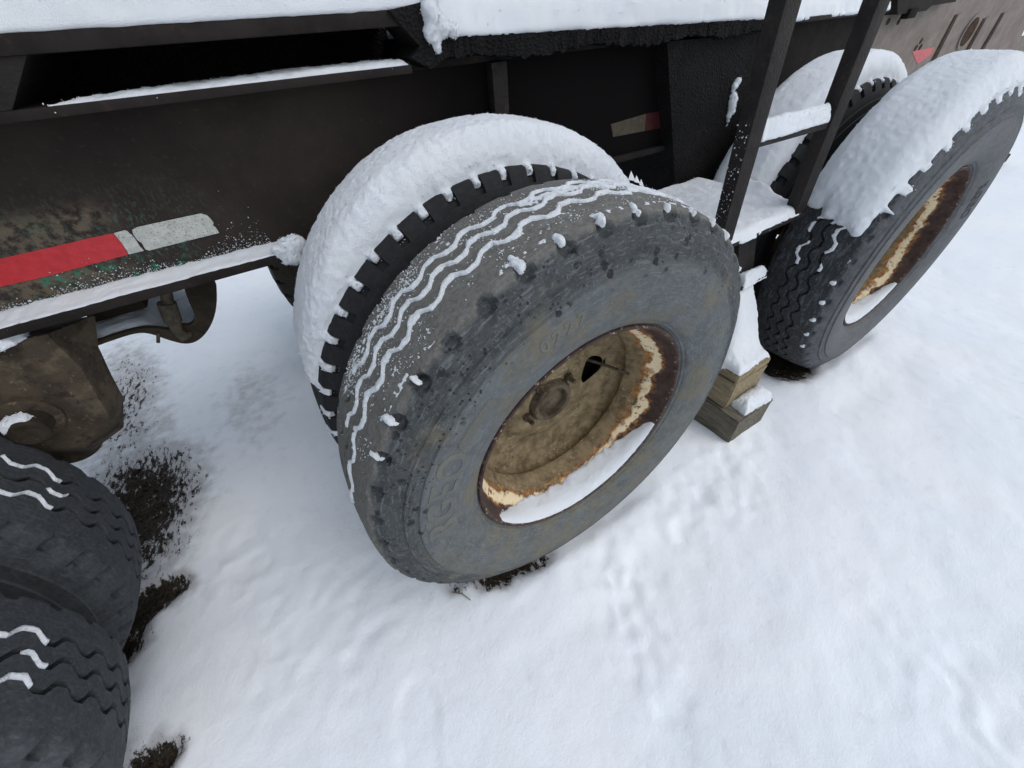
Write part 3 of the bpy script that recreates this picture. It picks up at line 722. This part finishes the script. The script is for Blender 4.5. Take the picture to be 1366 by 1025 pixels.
for a, b in zip(rows, rows[1:]):
    for k in range(4): bm.faces.new((a[k], b[k], b[(k+1) % 4], a[(k+1) % 4]))
bmobj('spring_tray', bm, DARKB, trailer, True, 35)
pl = [at(*q, y=.735) for q in ((240, 366), (250, 398), (262, 423), (254, 434), (238, 432), (228, 440), (210, 437), (190, 436), (150, 447), (128, 456), (126, 462), (150, 453), (185, 442), (205, 445), (225, 453), (250, 459), (268, 452), (283, 432), (290, 405), (288, 366))]
pl = np.array([(q[0], q[2]) for q in pl])
for _ in range(2):                               # round the outline off
    nx_ = np.roll(pl, -1, 0); pl = np.stack([pl*.75+nx_*.25, pl*.25+nx_*.75], 1).reshape(-1, 2)
bm = bmesh.new(); prism_y(bm, [tuple(q) for q in pl], .730, .7445); bmobj('tray_side_plate', bm, DARKB, trailer)
hpts = [at(*q, y=.715) for q in ((221, 360), (221, 388), (224, 404), (230, 426), (236, 440), (245, 450), (256, 446))]
v, f = tube([tuple(p_) for p_ in hpts], [.012, .012, .012, .0155, .0125, .0135, .006], 10); obj('air_hose', v, f, HOSE, trailer)
v, f = tube([tuple(at(222, 404, y=.715)), tuple(at(231, 429, y=.715))], .0185, 10); obj('hose_clamp', v, f, HOSE, trailer, True, 40)
v, f = tube([tuple(at(211, 444, y=.725)), tuple(at(211, 457, y=.725))], .004, 6); obj('stud', v, f, HOSE, trailer)
p = at(170, 420, y=.80); long_box('spring_pad', p[0]-.07, p[0]+.045, .80, .95, p[2]+.0, p[2]+.05, DARKB, .01)

# ------------------------------------------------------------------ timbers under the ladder leg
def timber(boxes, mat, label):
    bm = bmesh.new()
    for b in boxes: add_box(bm, *b)
    bmesh.ops.subdivide_edges(bm, edges=list(bm.edges), cuts=4, use_grid_fill=True)
    bevel_e = [e for e in bm.edges if len(e.link_faces) == 2 and e.calc_face_angle(0) > 1]
    bmesh.ops.bevel(bm, geom=bevel_e, offset=.004, segments=2, affect='EDGES')
    for v in bm.verts:
        v.co += Vector((random.uniform(-1, 1), random.uniform(-1, 1), random.uniform(-1, 1)))*.0012
    o = bmobj('timber_block', bm, mat, None, True, 50); return tag(o, label, 'timber', 'timbers under the ladder leg')
timber([(.700, .912, -.046, .36, -.01, .140)], WOODO, 'weathered grey timber lying on the snow, bottom of the stack beside the middle tyre')
timber([(.716, .907, .025, .36, .1415, .268), (.7165, .9065, .0255, .36, .2705, .302)], WOODN, 'pale cracked timber on top of the weathered one beside the middle tyre')

# ------------------------------------------------------------------ snow
_pf = [(y, r) for y, r in SIDE] + [(y, float(rc(y))) for y in np.linspace(-.1025, .1025, 60)] + [(-y, r) for y, r in reversed(SIDE)]
_pf = np.array(_pf); _ps = np.concatenate([[0], np.cumsum(np.hypot(np.diff(_pf[:, 0]), np.diff(_pf[:, 1])))]); _ps -= _ps[-1]/2
S_EDGE = float(np.interp(-.104, _pf[:, 0][26:86], _ps[26:86]))          # arc position of the outer tread edge (negative)
def tyre_surface(th, s):
    y = np.interp(s, _ps, _pf[:, 0]); r = np.interp(s, _ps, _pf[:, 1]); e = .002
    dy = np.interp(s+e, _ps, _pf[:, 0])-np.interp(s-e, _ps, _pf[:, 0]); dr = np.interp(s+e, _ps, _pf[:, 1])-np.interp(s-e, _ps, _pf[:, 1])
    L = np.hypot(dy, dr)+1e-9; return y, r, -dr/L, dy/L                    # y, r and the outward normal (ny, nr)
def tyre_snow(name, cx, yc, th0, th1, s0, s1, res, fn, label, group=None, kind=None, crumb=.0, rough=.002, radial=.6, sink=.005, cr=(.0007, .0024), voxel=0, grains=0, amp=1.0):
    nt = int((th1-th0)*TR/res); ns = int((s1-s0)/res)
    th = np.linspace(th0, th1, nt); s_ = np.linspace(s0, s1, ns); T, A = np.meshgrid(th, s_, indexing='ij'); T = T.ravel(); A = A.ravel()
    Pp = np.stack([T*TR, A, np.full_like(T, cx*3.3+yc)], -1)
    hgt = fn(T, A, Pp)
    y, r, nyy, nrr = tyre_surface(T, A)
    on = hgt > 0
    k = np.clip(hgt/.02, 0, 1)*radial; nyy = nyy*(1-k); L = np.hypot(nyy, nrr)+1e-9; nyy /= L; nrr = nrr/L
    hh = np.where(on, hgt + rough*(vn(Pp, 140, 5)+.7*vn(Pp, 310, 6))*np.clip(hgt/.004, .2, 1), -sink)
    yy = y + nyy*hh; rr = r + nrr*hh
    Vv = np.stack([cx+np.cos(T)*rr, yc+yy, HUBZ+np.sin(T)*rr], -1)
    ii = np.arange(nt*ns).reshape(nt, ns); Fq = np.stack([ii[:-1, :-1], ii[:-1, 1:], ii[1:, 1:], ii[1:, :-1]], -1).reshape(-1, 4)
    Fq = Fq[on[Fq].any(1)]
    used = np.unique(Fq); rem = np.full(len(Vv), -1); rem[used] = np.arange(len(used))
    Vk = Vv[used]; Fk = rem[Fq]; parts = [(Vk, Fk)]
    if voxel:
        rb = (r-.013)[used]; Tb = T[used]; Vb = np.stack([cx+np.cos(Tb)*rb, yc+y[used], HUBZ+np.sin(Tb)*rb], -1)
        ed = Vv[on & (hgt > .001) & (hgt < .024)]; ed = ed[RNG.random(len(ed)) < .30]
        return snow_body(name, Vk, Fk, Vb, voxel, label, group, grains, amp, extra=crumbs(ed+RNG.normal(0, .0014, ed.shape), .0006, .0024))
    if crumb:
        edge = on & (hgt < .035); pk = Vv[edge][RNG.random(edge.sum()) < crumb]
        parts.append(crumbs(pk + RNG.normal(0, .0012, pk.shape), *cr))
    Vj, Fj = join_tri(parts); o = obj(name, Vj, Fj, SNOW); return tag(o, label, 'snow', group, kind)
def edge_dome(d, w): q = np.clip(d/w, 0, 1); return np.where(d > 0, np.sqrt(np.maximum(0, 1-(1-q)**2)), -1)
def teeth(T, N, spin, duty=.30):                 # notches of the lug tyre (inner wheels are turned by pi about Z)
    f = ((np.pi-T) + spin)*N/(2*np.pi); f = f-np.floor(f); return np.abs(f-.5) < duty/2
# inner tyre of the middle axle
def capA(T, A, Pp):
    e = .003*fbm(Pp, 14, 3, 2)+.003*vn(Pp, 7, 8); eo = e+.0022*fbm(Pp, 60, 4, 2)
    s_o = S_EDGE+.011 + .014*sstep(2.3, 2.8, T); s_i = .122-.012*sstep(2.2, 2.7, T)
    end = np.minimum(T-.35, 2.79+.05*vn(Pp, 22, 9)+.5*(S_EDGE+.05-A)-T)*TR
    d = np.minimum(np.minimum(A-s_o+eo, s_i-A+e), end+e)
    thick = (.050*sstep(2.95, 1.8, T)+.018)*sstep(-.1, .5, T)
    hgt = edge_dome(d, .050)*thick*(1+.05*fbm(Pp, 6, 14))
    tooth = teeth(T+.006*vn(Pp, 60, 2), 50, .11, .25) & (A > S_EDGE-.014+.010*vn(Pp, 30, 19)) & (A <= s_o+.012) & (T < 3.12) & (T > .4)
    q = np.where(tooth, .0022+.0012*vn(Pp, 50, 4), -1)
    return np.where(hgt > 0, np.maximum(hgt, q), q)
tyre_snow('fresh_snow', AX[0], YI, .3, 3.25, S_EDGE-.03, .135, .0029, capA, 'thick snow arch on the black inner tyre of the middle axle', 'snow on the tyres', voxel=.0035, grains=12000)
# right rear wheel: outer and inner tyre
def capB(T, A, Pp):
    e = .004*fbm(Pp, 14, 23, 2)+.004*vn(Pp, 7, 28); eo = e+.003*fbm(Pp, 55, 24, 2)
    so = S_EDGE-.006+.02*sstep(2.2, 2.9, T)
    end = (2.70 + .05*vn(Pp, 16, 29) + .025*vn(Pp, 45, 31) + .09*np.exp(-((A-S_EDGE-.03)/.03)**2) - T)*TR
    d = np.minimum(np.minimum(A-so+eo, .118-A+e), np.minimum(end, (T+.35)*TR)+e)
    thick = (.052*sstep(3.0, 2.0, T)+.016)*sstep(-.5, .3, T)
    hgt = edge_dome(d, .060)*thick*(1+.05*fbm(Pp, 6, 34))
    f = (T+.006*vn(Pp, 60, 32)+.6)*44/(2*np.pi); f = f-np.floor(f)
    tooth = (np.abs(f-.5) < .19) & (A > S_EDGE-.026+.012*vn(Pp, 30, 39)) & (A <= so+.015) & (T < 2.6)
    q = np.where(tooth, .003+.002*vn(Pp, 60, 24), -1)
    return np.where(hgt > 0, np.maximum(hgt, q), q)
tyre_snow('fresh_snow', AX[1], YC, -.4, 2.98, S_EDGE-.04, .13, .0033, capB, 'broad snow blanket on the right rear outer tyre', 'snow on the tyres', voxel=.0050, grains=5000, amp=.4)
def capBi(T, A, Pp):
    e = .004*fbm(Pp, 14, 43, 2)+.004*vn(Pp, 7, 48); eo = e+.004*fbm(Pp, 50, 45, 2); s_o = S_EDGE+.012+.05*sstep(2.6, 2.95, T)
    d = np.minimum(np.minimum(A-s_o+eo, .116-A+e), np.minimum((T+.2), 2.85-T)*TR+e)
    hgt = edge_dome(d, .05)*(.048*sstep(3.1, 2.0, T)+.018)*(1+.05*fbm(Pp, 6, 44))
    tooth = teeth(T, 50, .11, .25) & (A > S_EDGE-.012+.008*vn(Pp, 30, 49)) & (A <= s_o+.012) & (T < 1.95)
    q = np.where(tooth, .003, -1); return np.where(hgt > 0, np.maximum(hgt, q), q)
tyre_snow('fresh_snow', AX[1], YI, -.3, 3.15, S_EDGE-.03, .13, .0036, capBi, 'snow arch on the inner tyre behind the ladder posts', 'snow on the tyres', voxel=.0060, grains=2500, amp=.4)
# tread snow
def zig(T, N=44, spin=0.): 
    f = (T-spin)*N/(2*np.pi); f = f-np.floor(f); return np.interp(f, [0, .28, .5, .78, 1], [-1, -1, 1, 1, -1])*.0082
def grooves(spin, ranges, wmul=1.0):
    def fn(T, A, Pp):
        y = np.interp(A, _ps, _pf[:, 0]); out = np.full(len(T), -1.)
        for g, (t0, t1, w, cov) in ranges:
            dd = np.abs(y-g-zig(T, 44, -spin)); ww = w*(1+.55*fbm(Pp, 40, 51, 2)+.45*vn(Pp, 120, 54))
            okk = (T > t0) & (T < t1) & (vn(Pp, 9, int(g*1000)+60) < cov)
            hh = np.where(okk & (dd < ww), .0030*np.sqrt(np.clip(1-(dd/ww)**2, 0, 1))+.0012, -1.); out = np.maximum(out, hh)
        return out
    return fn
gA = grooves(.03, [(-.037, (.5, 2.62, .0058, .75)), (0., (.4, 2.45, .0054, .7)), (.037, (.4, 2.5, .0052, .6))])
gA2 = grooves(.03, [(-.037, (2.55, 2.95, .0045, .3)), (.0, (2.4, 2.8, .004, .1)), (.037, (2.4, 2.75, .004, .0))])
def treadA(T, A, Pp):
    y = np.interp(A, _ps, _pf[:, 0])
    out = np.maximum(gA(T, A, Pp), gA2(T, A, Pp))
    # powder lying between the grooves
    band = np.exp(-((y-.020)/.020)**2)*sstep(2.0, 1.65, T)*sstep(.3, .8, T) + .85*np.exp(-((y-.058)/.026)**2)*sstep(2.0, 2.2, T)*sstep(2.75, 2.5, T)
    band += .55*np.exp(-((y+.01)/.05)**2)*sstep(.4, .9, T)*sstep(1.8, 1.3, T)
    nz = .5+.5*fbm(Pp, 13, 71, 3); ns_ = .5+.5*vn(Pp, 170, 74)
    pw = band*.75+nz*.65-.93 + (ns_-.5)*.75
    out = np.maximum(out, np.where(pw > 0, .0006+.0030*np.clip(pw, 0, 1), -1))
    dust = (vn(Pp, 230, 77) > .70-.25*band) & (T < 2.7) & (T > .5) & (y > -.072)
    out = np.maximum(out, np.where(dust & (vn(Pp, 8, 79) > -.35), .0006, -1))
    # clumps caught in the shoulder pockets
    f = (T+.03)*44/(2*np.pi)+.0; k = np.floor(f); f = f-k
    rk = .5+.5*vn(np.stack([k*7.13, k*0, k*0], -1), 1., 81); rk2 = .5+.5*vn(np.stack([k*3.71, k*0+5, k*0], -1), 1., 82)
    q = 1-((f-.5-.12*(rk-.5)-.9*(A-S_EDGE)*(rk-.3))/(.045+.10*rk*rk2))**2-((A-S_EDGE-.004-.010*(rk2-.5))/(.008+.011*rk2))**2 + .8*vn(Pp, 130, 84)+.7*vn(Pp, 60, 85)
    keep = (rk2+.35*rk > .52) & (T < 2.62) & (T > .55)
    out = np.maximum(out, np.where(keep & (q > 0), .0006+.0045*np.clip(q, 0, 1)**.7, -1))
    # faint powder line joining the clumps
    ln = (np.abs(A-S_EDGE-.016) < .006) & (vn(Pp, 150, 86) > .28) & (vn(Pp, 16, 87) > .0) & (T < 2.5) & (T > .9)
    return np.maximum(out, np.where(ln, .0008, -1))
tyre_snow('tread_snow', AX[0], YC+YA, .3, 3.75, S_EDGE-.03, .108, .0020, treadA, 'thin zigzag lines of snow in the tread of the weathered middle tyre', 'snow on the tyres', crumb=.03, rough=.0008, sink=.004, cr=(.0005, .0016))
n_ = 60000; t_ = RNG.uniform(.75, 2.72, n_); a_ = RNG.uniform(-.085, .100, n_); y_ = np.interp(a_, _ps, _pf[:, 0]); Pp_ = np.stack([t_*TR, a_, np.zeros(n_)], -1)
den = .9*np.exp(-((y_-.020)/.024)**2)*sstep(2.1, 1.5, t_) + 1.0*np.exp(-((y_-.055)/.028)**2)*sstep(1.95, 2.2, t_)*sstep(2.72, 2.5, t_) + .10 + .25*np.exp(-((y_+.070)/.008)**2)
den = den*sstep(-.35, .45, fbm(Pp_, 16, 201, 3)); ok = RNG.random(n_) < .40*den
yy_, rr_, ny1, nr1 = tyre_surface(t_[ok], a_[ok]); rr_ = rr_+.0004
V, F = crumbs(np.stack([np.cos(t_[ok])*rr_, YC+YA+yy_, HUBZ+np.sin(t_[ok])*rr_], -1), .0003, .0019)
tag(obj('powder_snow', V, F, SNOW), 'fine powder snow dusted over the tread of the weathered middle tyre', 'snow', 'snow on the tyres', 'stuff')
gC = grooves(.25, [(-.037, (.085, .4, .0038, .55)), (0., (.055, .125, .0036, .9)), (.037, (.065, .5, .0040, .9)), (.0372, (-.35, -.1, .003, -.45))])
tyre_snow('tread_snow', AX[2], YC+YCL, -.6, .6, S_EDGE, .108, .0022, gC, 'few snow streaks in the zigzag tread of the lowest left tyre', 'snow on the tyres', rough=.0008)
gI = grooves(.0, [(.037, (2.9, 3.09, .0034, .6)), (-.037, (2.9, 3.095, .0038, .9)), (0., (3.06, 3.13, .0030, .9)), (.0005, (3.18, 3.3, .003, -.3)), (-.0372, (3.17, 3.4, .0032, -.3))])
tyre_snow('tread_snow', AX[2], YI+YCL, -.6, .6, -.108, .108, .0022, lambda T, A, Pp: gI(np.pi-T+.11, -A, Pp), 'few snow streaks in the tread of the upper left tyre', 'snow on the tyres', rough=.0008)
gB = grooves(.6, [(-.037, (2.6, 3.0, .006, .35)), (0., (2.6, 2.95, .0055, .3)), (.037, (2.6, 3.0, .0055, .3))])
def treadB(T, A, Pp):
    out = gB(T, A, Pp); f = (T+.6)*44/(2*np.pi); f = f-np.floor(f)
    q = 1-((f-.5)/.10)**2-((A-S_EDGE-.004)/.010)**2+.4*vn(Pp, 120, 91)
    return np.maximum(out, np.where((q > 0) & (T > 2.78) & (vn(Pp, 14, 92) > -.3), .0005+.004*np.clip(q, 0, 1), -1))
tyre_snow('tread_snow', AX[1], YC, 2.55, 3.7, S_EDGE-.03, .108, .0024, treadB, 'small snow bits in the dark tread of the right rear tyre', 'snow on the tyres', rough=.0008)

def inside_dist(Q, poly):                        # signed distance to a polygon in the plane, positive inside
    poly = np.array(poly, float); n = len(poly); dmin = np.full(len(Q), 1e9); ins = np.zeros(len(Q), bool)
    for i in range(n):
        a, b = poly[i], poly[(i+1) % n]; ab = b-a; t = np.clip(((Q-a)@ab)/(ab@ab+1e-12), 0, 1)
        dmin = np.minimum(dmin, np.hypot(*(Q-a-t[:, None]*ab).T))
        c = ((a[1] > Q[:, 1]) != (b[1] > Q[:, 1])) & (Q[:, 0] < (b[0]-a[0])*(Q[:, 1]-a[1])/(b[1]-a[1]+1e-15)+a[0]); ins ^= c
    return np.where(ins, dmin, -dmin)
def slab(name, poly, z, T, w, res, label, group='snow on the trailer', edge=.004, lump=.12, seed=0, crumb=.05, voxel=0, grains=0, zfun=None, tfun=None, sink=.004):
    poly = np.array(poly, float); lo_, hi_ = poly.min(0)-.02, poly.max(0)+.02
    xs = np.arange(lo_[0], hi_[0], res); ys = np.arange(lo_[1], hi_[1], res); X, Y = np.meshgrid(xs, ys, indexing='ij'); Q = np.stack([X.ravel(), Y.ravel()], -1)
    Pp = np.concatenate([Q, np.full((len(Q), 1), seed*1.37)], 1)
    d = inside_dist(Q, poly) + edge*fbm(Pp, 55, seed, 3)+edge*vn(Pp, 17, seed+5)
    t = T if tfun is None else tfun(Q[:, 0], Q[:, 1])
    on = d > 0
    hgt = np.where(on, edge_dome(d, w)*t*(1+lump*fbm(Pp, 11, seed+2)) + .0022*fbm(Pp, 60, seed+3)+.0012*vn(Pp, 170, seed+4), 0)
    z_ = z if zfun is None else zfun(Q[:, 0], Q[:, 1])
    Vv = np.stack([Q[:, 0], Q[:, 1], np.where(on, z_+np.maximum(hgt, .0005), z_-sink)], -1)
    nx_, ny_ = len(xs), len(ys); ii = np.arange(nx_*ny_).reshape(nx_, ny_)
    Fq = np.stack([ii[:-1, :-1], ii[1:, :-1], ii[1:, 1:], ii[:-1, 1:]], -1).reshape(-1, 4); Fq = Fq[on[Fq].any(1)]
    used = np.unique(Fq); rem = np.full(len(Vv), -1); rem[used] = np.arange(len(used))
    zz_ = np.broadcast_to(np.asarray(z_, float), (len(Q),)); Vb = np.stack([Q[:, 0], Q[:, 1], zz_-sink-.006], -1)
    if True:
        pk = Vv[on & (d < .014)]; pk = pk[RNG.random(len(pk)) < crumb*2]
        return snow_body(name, Vv[used], rem[Fq], Vb[used], voxel or res*.95, label, group, grains or int(len(used)*.25), 1.0, (.0005, .0014), crumbs(pk+RNG.normal(0, .0015, pk.shape), .0006, .0020))
    if crumb:
        ed = on & (d < .012); pk = Vv[ed][RNG.random(ed.sum()) < crumb]; pk = pk + RNG.normal(0, .0015, pk.shape)
        parts.append(crumbs(pk, .0008, .0026))
    Vj, Fj = join_tri(parts); return tag(obj(name, Vj, Fj, SNOW), label, 'snow', group)
# deck snow left and right
slab('snow_cover', [(-1.9, .6025), (.0, .6025), (.0, .99), (-1.9, .99)], 1.2795, .074, .030, .0078, 'thick snow along the left deck rail at the top edge', seed=2, crumb=.5, edge=.0036)
slab('snow_cover', [(.02, .600), (.5, .598), (1.32, .600), (1.32, .99), (.02, .99)], 1.22, .06, .045, .0078, 'snow layer on the rough deck edge above the middle wheels', seed=3, crumb=.5, edge=.0035,
     zfun=lambda x, y: 1.2345-.0224*(x-.005), tfun=lambda x, y: .055+.02*sstep(.6, 1.2, y))
slab('snow_cover', [(1.33, .603), (2.0, .603), (2.0, 1.2), (1.33, 1.2)], 1.193, .05, .035, .009, 'snow on the frame flange to the right of the ladder', seed=4, edge=.005)
def snow_blob(name, balls, label, voxel=.003, grains=900, group='snow on the trailer'):
    bm = bmesh.new()
    for c, r in balls: bmesh.ops.create_icosphere(bm, subdivisions=3, radius=r, matrix=Matrix.Translation(c))
    V = np.array([v.co[:] for v in bm.verts]); F = np.array([[v.index for v in f.verts] for f in bm.faces]); bm.free()
    me = mesh_data('tmp', V, F, None); o = bpy.data.objects.new('tmp', me); COL.objects.link(o)
    r = o.modifiers.new('r', 'REMESH'); r.mode = 'VOXEL'; r.voxel_size = voxel
    sm = o.modifiers.new('s', 'SMOOTH'); sm.factor = .5; sm.iterations = 4
    m2 = bpy.data.meshes.new_from_object(o.evaluated_get(bpy.context.evaluated_depsgraph_get())); bpy.data.objects.remove(o)
    n = len(m2.vertices); co = np.array([v.co[:] for v in m2.vertices]); nr = np.array([v.normal[:] for v in m2.vertices]); Q = np.array([p.vertices[:] for p in m2.polygons])
    co = co + nr*(.0055*fbm(co, 40, 131, 3)+.0016*vn(co, 120, 133))[:, None]
    k = RNG.integers(0, n, grains); V, F = join_tri([(co, Q), crumbs(co[k]+nr[k]*.0005+RNG.normal(0, .001, (grains, 3)), .0006, .0022)])
    return tag(obj(name, V, F, SNOW), label, 'snow', group)
snow_blob('snow_clump', [(tuple(at(px, py, y=.592)), r) for px, py, r in ((572, 12, .018), (578, 24, .020), (588, 36, .019), (577, 38, .017), (573, 46, .014), (581, 52, .013), (583, 60, .009), (585, 67, .005), (604, 40, .014))], 'clump of snow hanging in the rail joint at the top')
# flange snow
slab('snow_strip', [(-1.9, .6045), (-.435, .6045), (-.415, .64), (-.42, .673), (-1.9, .673)], .8845, .018, .02, .0042, 'narrow snow strip on the bottom flange below the red tape', seed=6, edge=.0015,
     tfun=lambda x, y: .004+.009*sstep(.615, .668, y))
snow_blob('snow_clump', [(tuple(at(px, py, y=.61)), r) for px, py, r in ((384, 328, .022), (376, 336, .019), (390, 340, .024), (381, 344, .016), (394, 326, .022), (370, 333, .012))], 'lump of snow at the flange end beside the snow arch')
ux = lambda px, py: at(px, py, z=1.1885)
slab('snow_strip', [(-.655, .6045), (-.05, .6055), (-.05, .665), (-.12, .70), (-.36, .735), (-.50, .715), (-.60, .65)], 1.1875, .020, .03, .0042, 'long thin snow strip on the upper flange in the dark channel', seed=8, edge=.0032, tfun=lambda x, y: .006+.004*sstep(-.6, -.1, x))
p = at(15, 448, y=.62); slab('snow_clump', [(p[0]-.12, .595), (p[0]-.02, .595), (p[0]+.012, .62), (p[0]+.005, .655), (p[0]-.12, .66)], p[2]-.004, .020, .02, .0028, 'snow patch on the hanger corner at the left edge', seed=9)
slab('snow_clump', [(pc_[0]-.025, .568), (pc_[0]+.018, .565), (pc_[0]+.024, .588), (pc_[0]+.012, .602), (pc_[0]-.024, .602)], pc_[2]+.026, .012, .012, .0018, 'little snow heap on the pivot pin at the left', seed=10, edge=.004)
slab('snow_clump', [(pc_[0]-.09, .585), (pc_[0]-.045, .585), (pc_[0]-.03, .602), (pc_[0]-.09, .602)], pc_[2]+.040, .010, .01, .002, 'snow streak left of the pivot pin', seed=11)
tzf = lambda x, y: np.interp(x, tx, tz)+.006
slab('snow_patch', [(-.905, .749), (-.735, .748), (-.715, .80), (-.71, 1.05), (-.90, 1.05)], .72, .010, .02, .0035, 'snow lying in the curved spring tray below the beam', seed=12, edge=.003, zfun=tzf, tfun=lambda x, y: .016+0*x)
slab('snow_patch', [(-.70, .80), (-.672, .80), (-.662, .84), (-.665, .90), (-.69, .92)], .72, .012, .02, .003, 'broken snow beside the air hose in the tray', seed=13, edge=.010, zfun=tzf)
# ladder snow
slab('fresh_snow', [(.645, .183), (.945, .183), (.945, .216), (.645, .216)], 1.005, .034, .018, .0028, 'snow roll on the ladder rung', seed=14, edge=.002)
slab('snow_cover', [(.51, .176), (1.028, .178), (1.028, .60), (.51, .60)], .741, .03, .022, .005, 'snow heap on the ladder step plate', seed=15, lump=.3, edge=.004,
     tfun=lambda x, y: .026+.045*sstep(.20, .34, y)*sstep(.48, .38, y)*sstep(.96, 1.03, x))
slab('fresh_snow', [(.800, .166), (.928, .166), (.926, .205), (.80, .205)], .560, .04, .03, .003, 'small snow cap on the leg bracket below the step plate', seed=16)
slab('fresh_snow', [(.722, .030), (.903, .030), (.90, .34), (.722, .34)], .302, .03, .03, .0046, 'snow heap on the pale upper timber', seed=17, edge=.004, tfun=lambda x, y: .028+.22*sstep(.05, .19, y)*sstep(.70, .80, x))
slab('fresh_snow', [(.745, -.040), (.908, -.040), (.905, .03), (.755, .03)], .140, .045, .035, .003, 'small snow cap on the weathered lower timber', seed=18, edge=.004)
slab('snow_clump', [(2.2, .63), (2.56, .63), (2.56, .9), (2.2, .9)], 1.205, .03, .03, .006, 'snow on the bracket at the upper right', seed=19, edge=.01)
slab('fresh_snow', [(5.2, .56), (5.48, .56), (5.48, .78), (5.2, .78)], .10, .03, .03, .008, 'snow on the landing foot at the right edge', seed=24)
# snow in the rims
def rim_snow(cx, a0, a1, label, seed):
    na, ny_ = 300, 40; A, U = np.meshgrid(np.linspace(a0, a1, na), np.linspace(0, 1, ny_), indexing='ij'); A = A.ravel(); U = U.ravel()
    rp = np.array([q for q in RIMP[4:]]); 
    mid = (a0+a1)/2; hw = (a1-a0)/2; e = np.clip(1-((A-mid)/hw)**2, 0, 1)**.6
    Pp = np.stack([A*.28, U*.05, np.full_like(A, seed)], -1)
    yb = .004+.058*e*(1+.16*fbm(Pp, 40, seed)+.10*vn(Pp, 14, seed+6)) ; y0 = -.006
    y = y0+(yb-y0)*U; r = np.interp(y, rp[:, 0], rp[:, 1])
    t = .021*e**1.3*np.sin(np.pi*np.clip(U, 0, 1)**.8)**.8 + .0018*fbm(Pp, 25, seed+2)*(U > .05)*(U < .95)
    rr = r - np.where((U == 0) | (U == 1), -.002, t)
    yo = YA if cx == 0 else 0; V = np.stack([cx+np.cos(A)*rr, y+yo, HUBZ+np.sin(A)*rr], -1); ii = np.arange(na*ny_).reshape(na, ny_)
    Fq = np.stack([ii[:-1, :-1], ii[:-1, 1:], ii[1:, 1:], ii[1:, :-1]], -1).reshape(-1, 4)
    pk = V[(U > .9) & (RNG.random(len(V)) < .22)]
    rb = r+.006; Vb = np.stack([cx+np.cos(A)*rb, y+yo, HUBZ+np.sin(A)*rb], -1)
    return snow_body('snow_crescent', V, Fq, Vb, .0031, label, 'snow in the rims', 6000, .6, (.0004, .0012), crumbs(pk+RNG.normal(0, .0016, pk.shape), .0006, .0018))
rim_snow(AX[0], math.radians(207), math.radians(334), 'snow crescent in the rusty rim of the middle wheel', 20)
rim_snow(AX[1], math.radians(196), math.radians(318), 'snow crescent in the rusty rim of the right rear wheel', 21)

# loose flecks of snow on the ladder post and bolster, shards behind the middle tyre
n_ = 170; z_ = .745+.30*RNG.random(n_)**1.6; x_ = .617+(1.24-z_)*.092-.055-.0008; P_ = np.stack([x_, .182+.034*RNG.random(n_), z_], -1)
V, F = crumbs(P_, .0004, .0026); tag(obj('snow_flecks', V, F, SNOW), 'tiny snow flecks stuck to the left ladder post', 'snow', None, 'stuff')
snow_blob('snow_streak', [(tuple(at(px, py, y=.613)), r) for px, py, r in ((983, 109, .011), (980, 115, .012), (977, 121, .006), (978, 128, .012), (977, 135, .015), (976, 142, .014), (975, 149, .014), (972, 155, .010), (971, 161, .007), (970, 167, .005), (984, 113, .007))], 'crumbly snow streak on the dark bolster left of the ladder post', .003, 500)
bm = bmesh.new()
for (px, py, dx, dy) in ((826, 238, 9, -9), (838, 240, 10, -12), (846, 243, 8, -9), (853, 247, 6, -8)):
    a = Vector(at(px, py, y=.26)); b = Vector(at(px+dx, py+2, y=.26)); c = Vector(at(px+dx*.4, py+dy, y=.265)); d = (a+b+c)/3+Vector((0, .008, 0)); 
    vs = [bm.verts.new(v) for v in (a, b, c, d)]
    for f in ((0, 1, 2), (0, 1, 3), (1, 2, 3), (2, 0, 3)): bm.faces.new([vs[i] for i in f])
tag(bmobj('ice_shards', bm, SNOW), 'small white ice shards behind the top of the middle tyre', 'ice')

n_ = 2600; x_ = RNG.uniform(-1.6, -.45, n_); z_ = .890+RNG.exponential(.010, n_)*(1+.8*np.sin(x_*23)); P_ = np.stack([x_, np.full(n_, .6712), z_], -1)
V, F = crumbs(P_, .0005, .0018); tag(obj('frost_grains', V, F, SNOW), 'frosty snow grains clinging to the beam just above the flange snow', 'snow', None, 'stuff')
# ------------------------------------------------------------------ soil clods and a straw blade
m_ = 2600; cand = np.stack([RNG.uniform(-1.75, 1.5, m_*14), RNG.uniform(-.05, 2.2, m_*14)], -1)
ci = np.searchsorted(gx, cand[:, 0]); cj = np.searchsorted(gy, cand[:, 1]); sv_ = SOILV[np.clip(ci, 0, nx-1), np.clip(cj, 0, ny-1)]
keep = (RNG.random(len(cand)) < np.clip((sv_-.32)*1.3, 0, 1)**1.5) ; cand = cand[keep][:m_]
Pz = np.array([[x, y, ground_z(x, y)+.001] for x, y in cand]); V, F = crumbs(Pz, .0012, .008)
tag(obj('soil_clods', V, F, SOIL, smooth=False), 'dark soil crumbs scattered on thawed ground beside the left tyres', 'soil', None, 'stuff')
b0 = at(603, 790, z=.02); b1 = at(616, 792, z=.026); b2 = at(628, 801, z=.02)
v, f = tube([tuple(b0), tuple(b1), tuple(b2)], [.0012, .0022, .0012], 6); tag(obj('straw_blade', v, f, STRAW), 'dry straw blade lying on the snow below the middle tyre', 'straw')
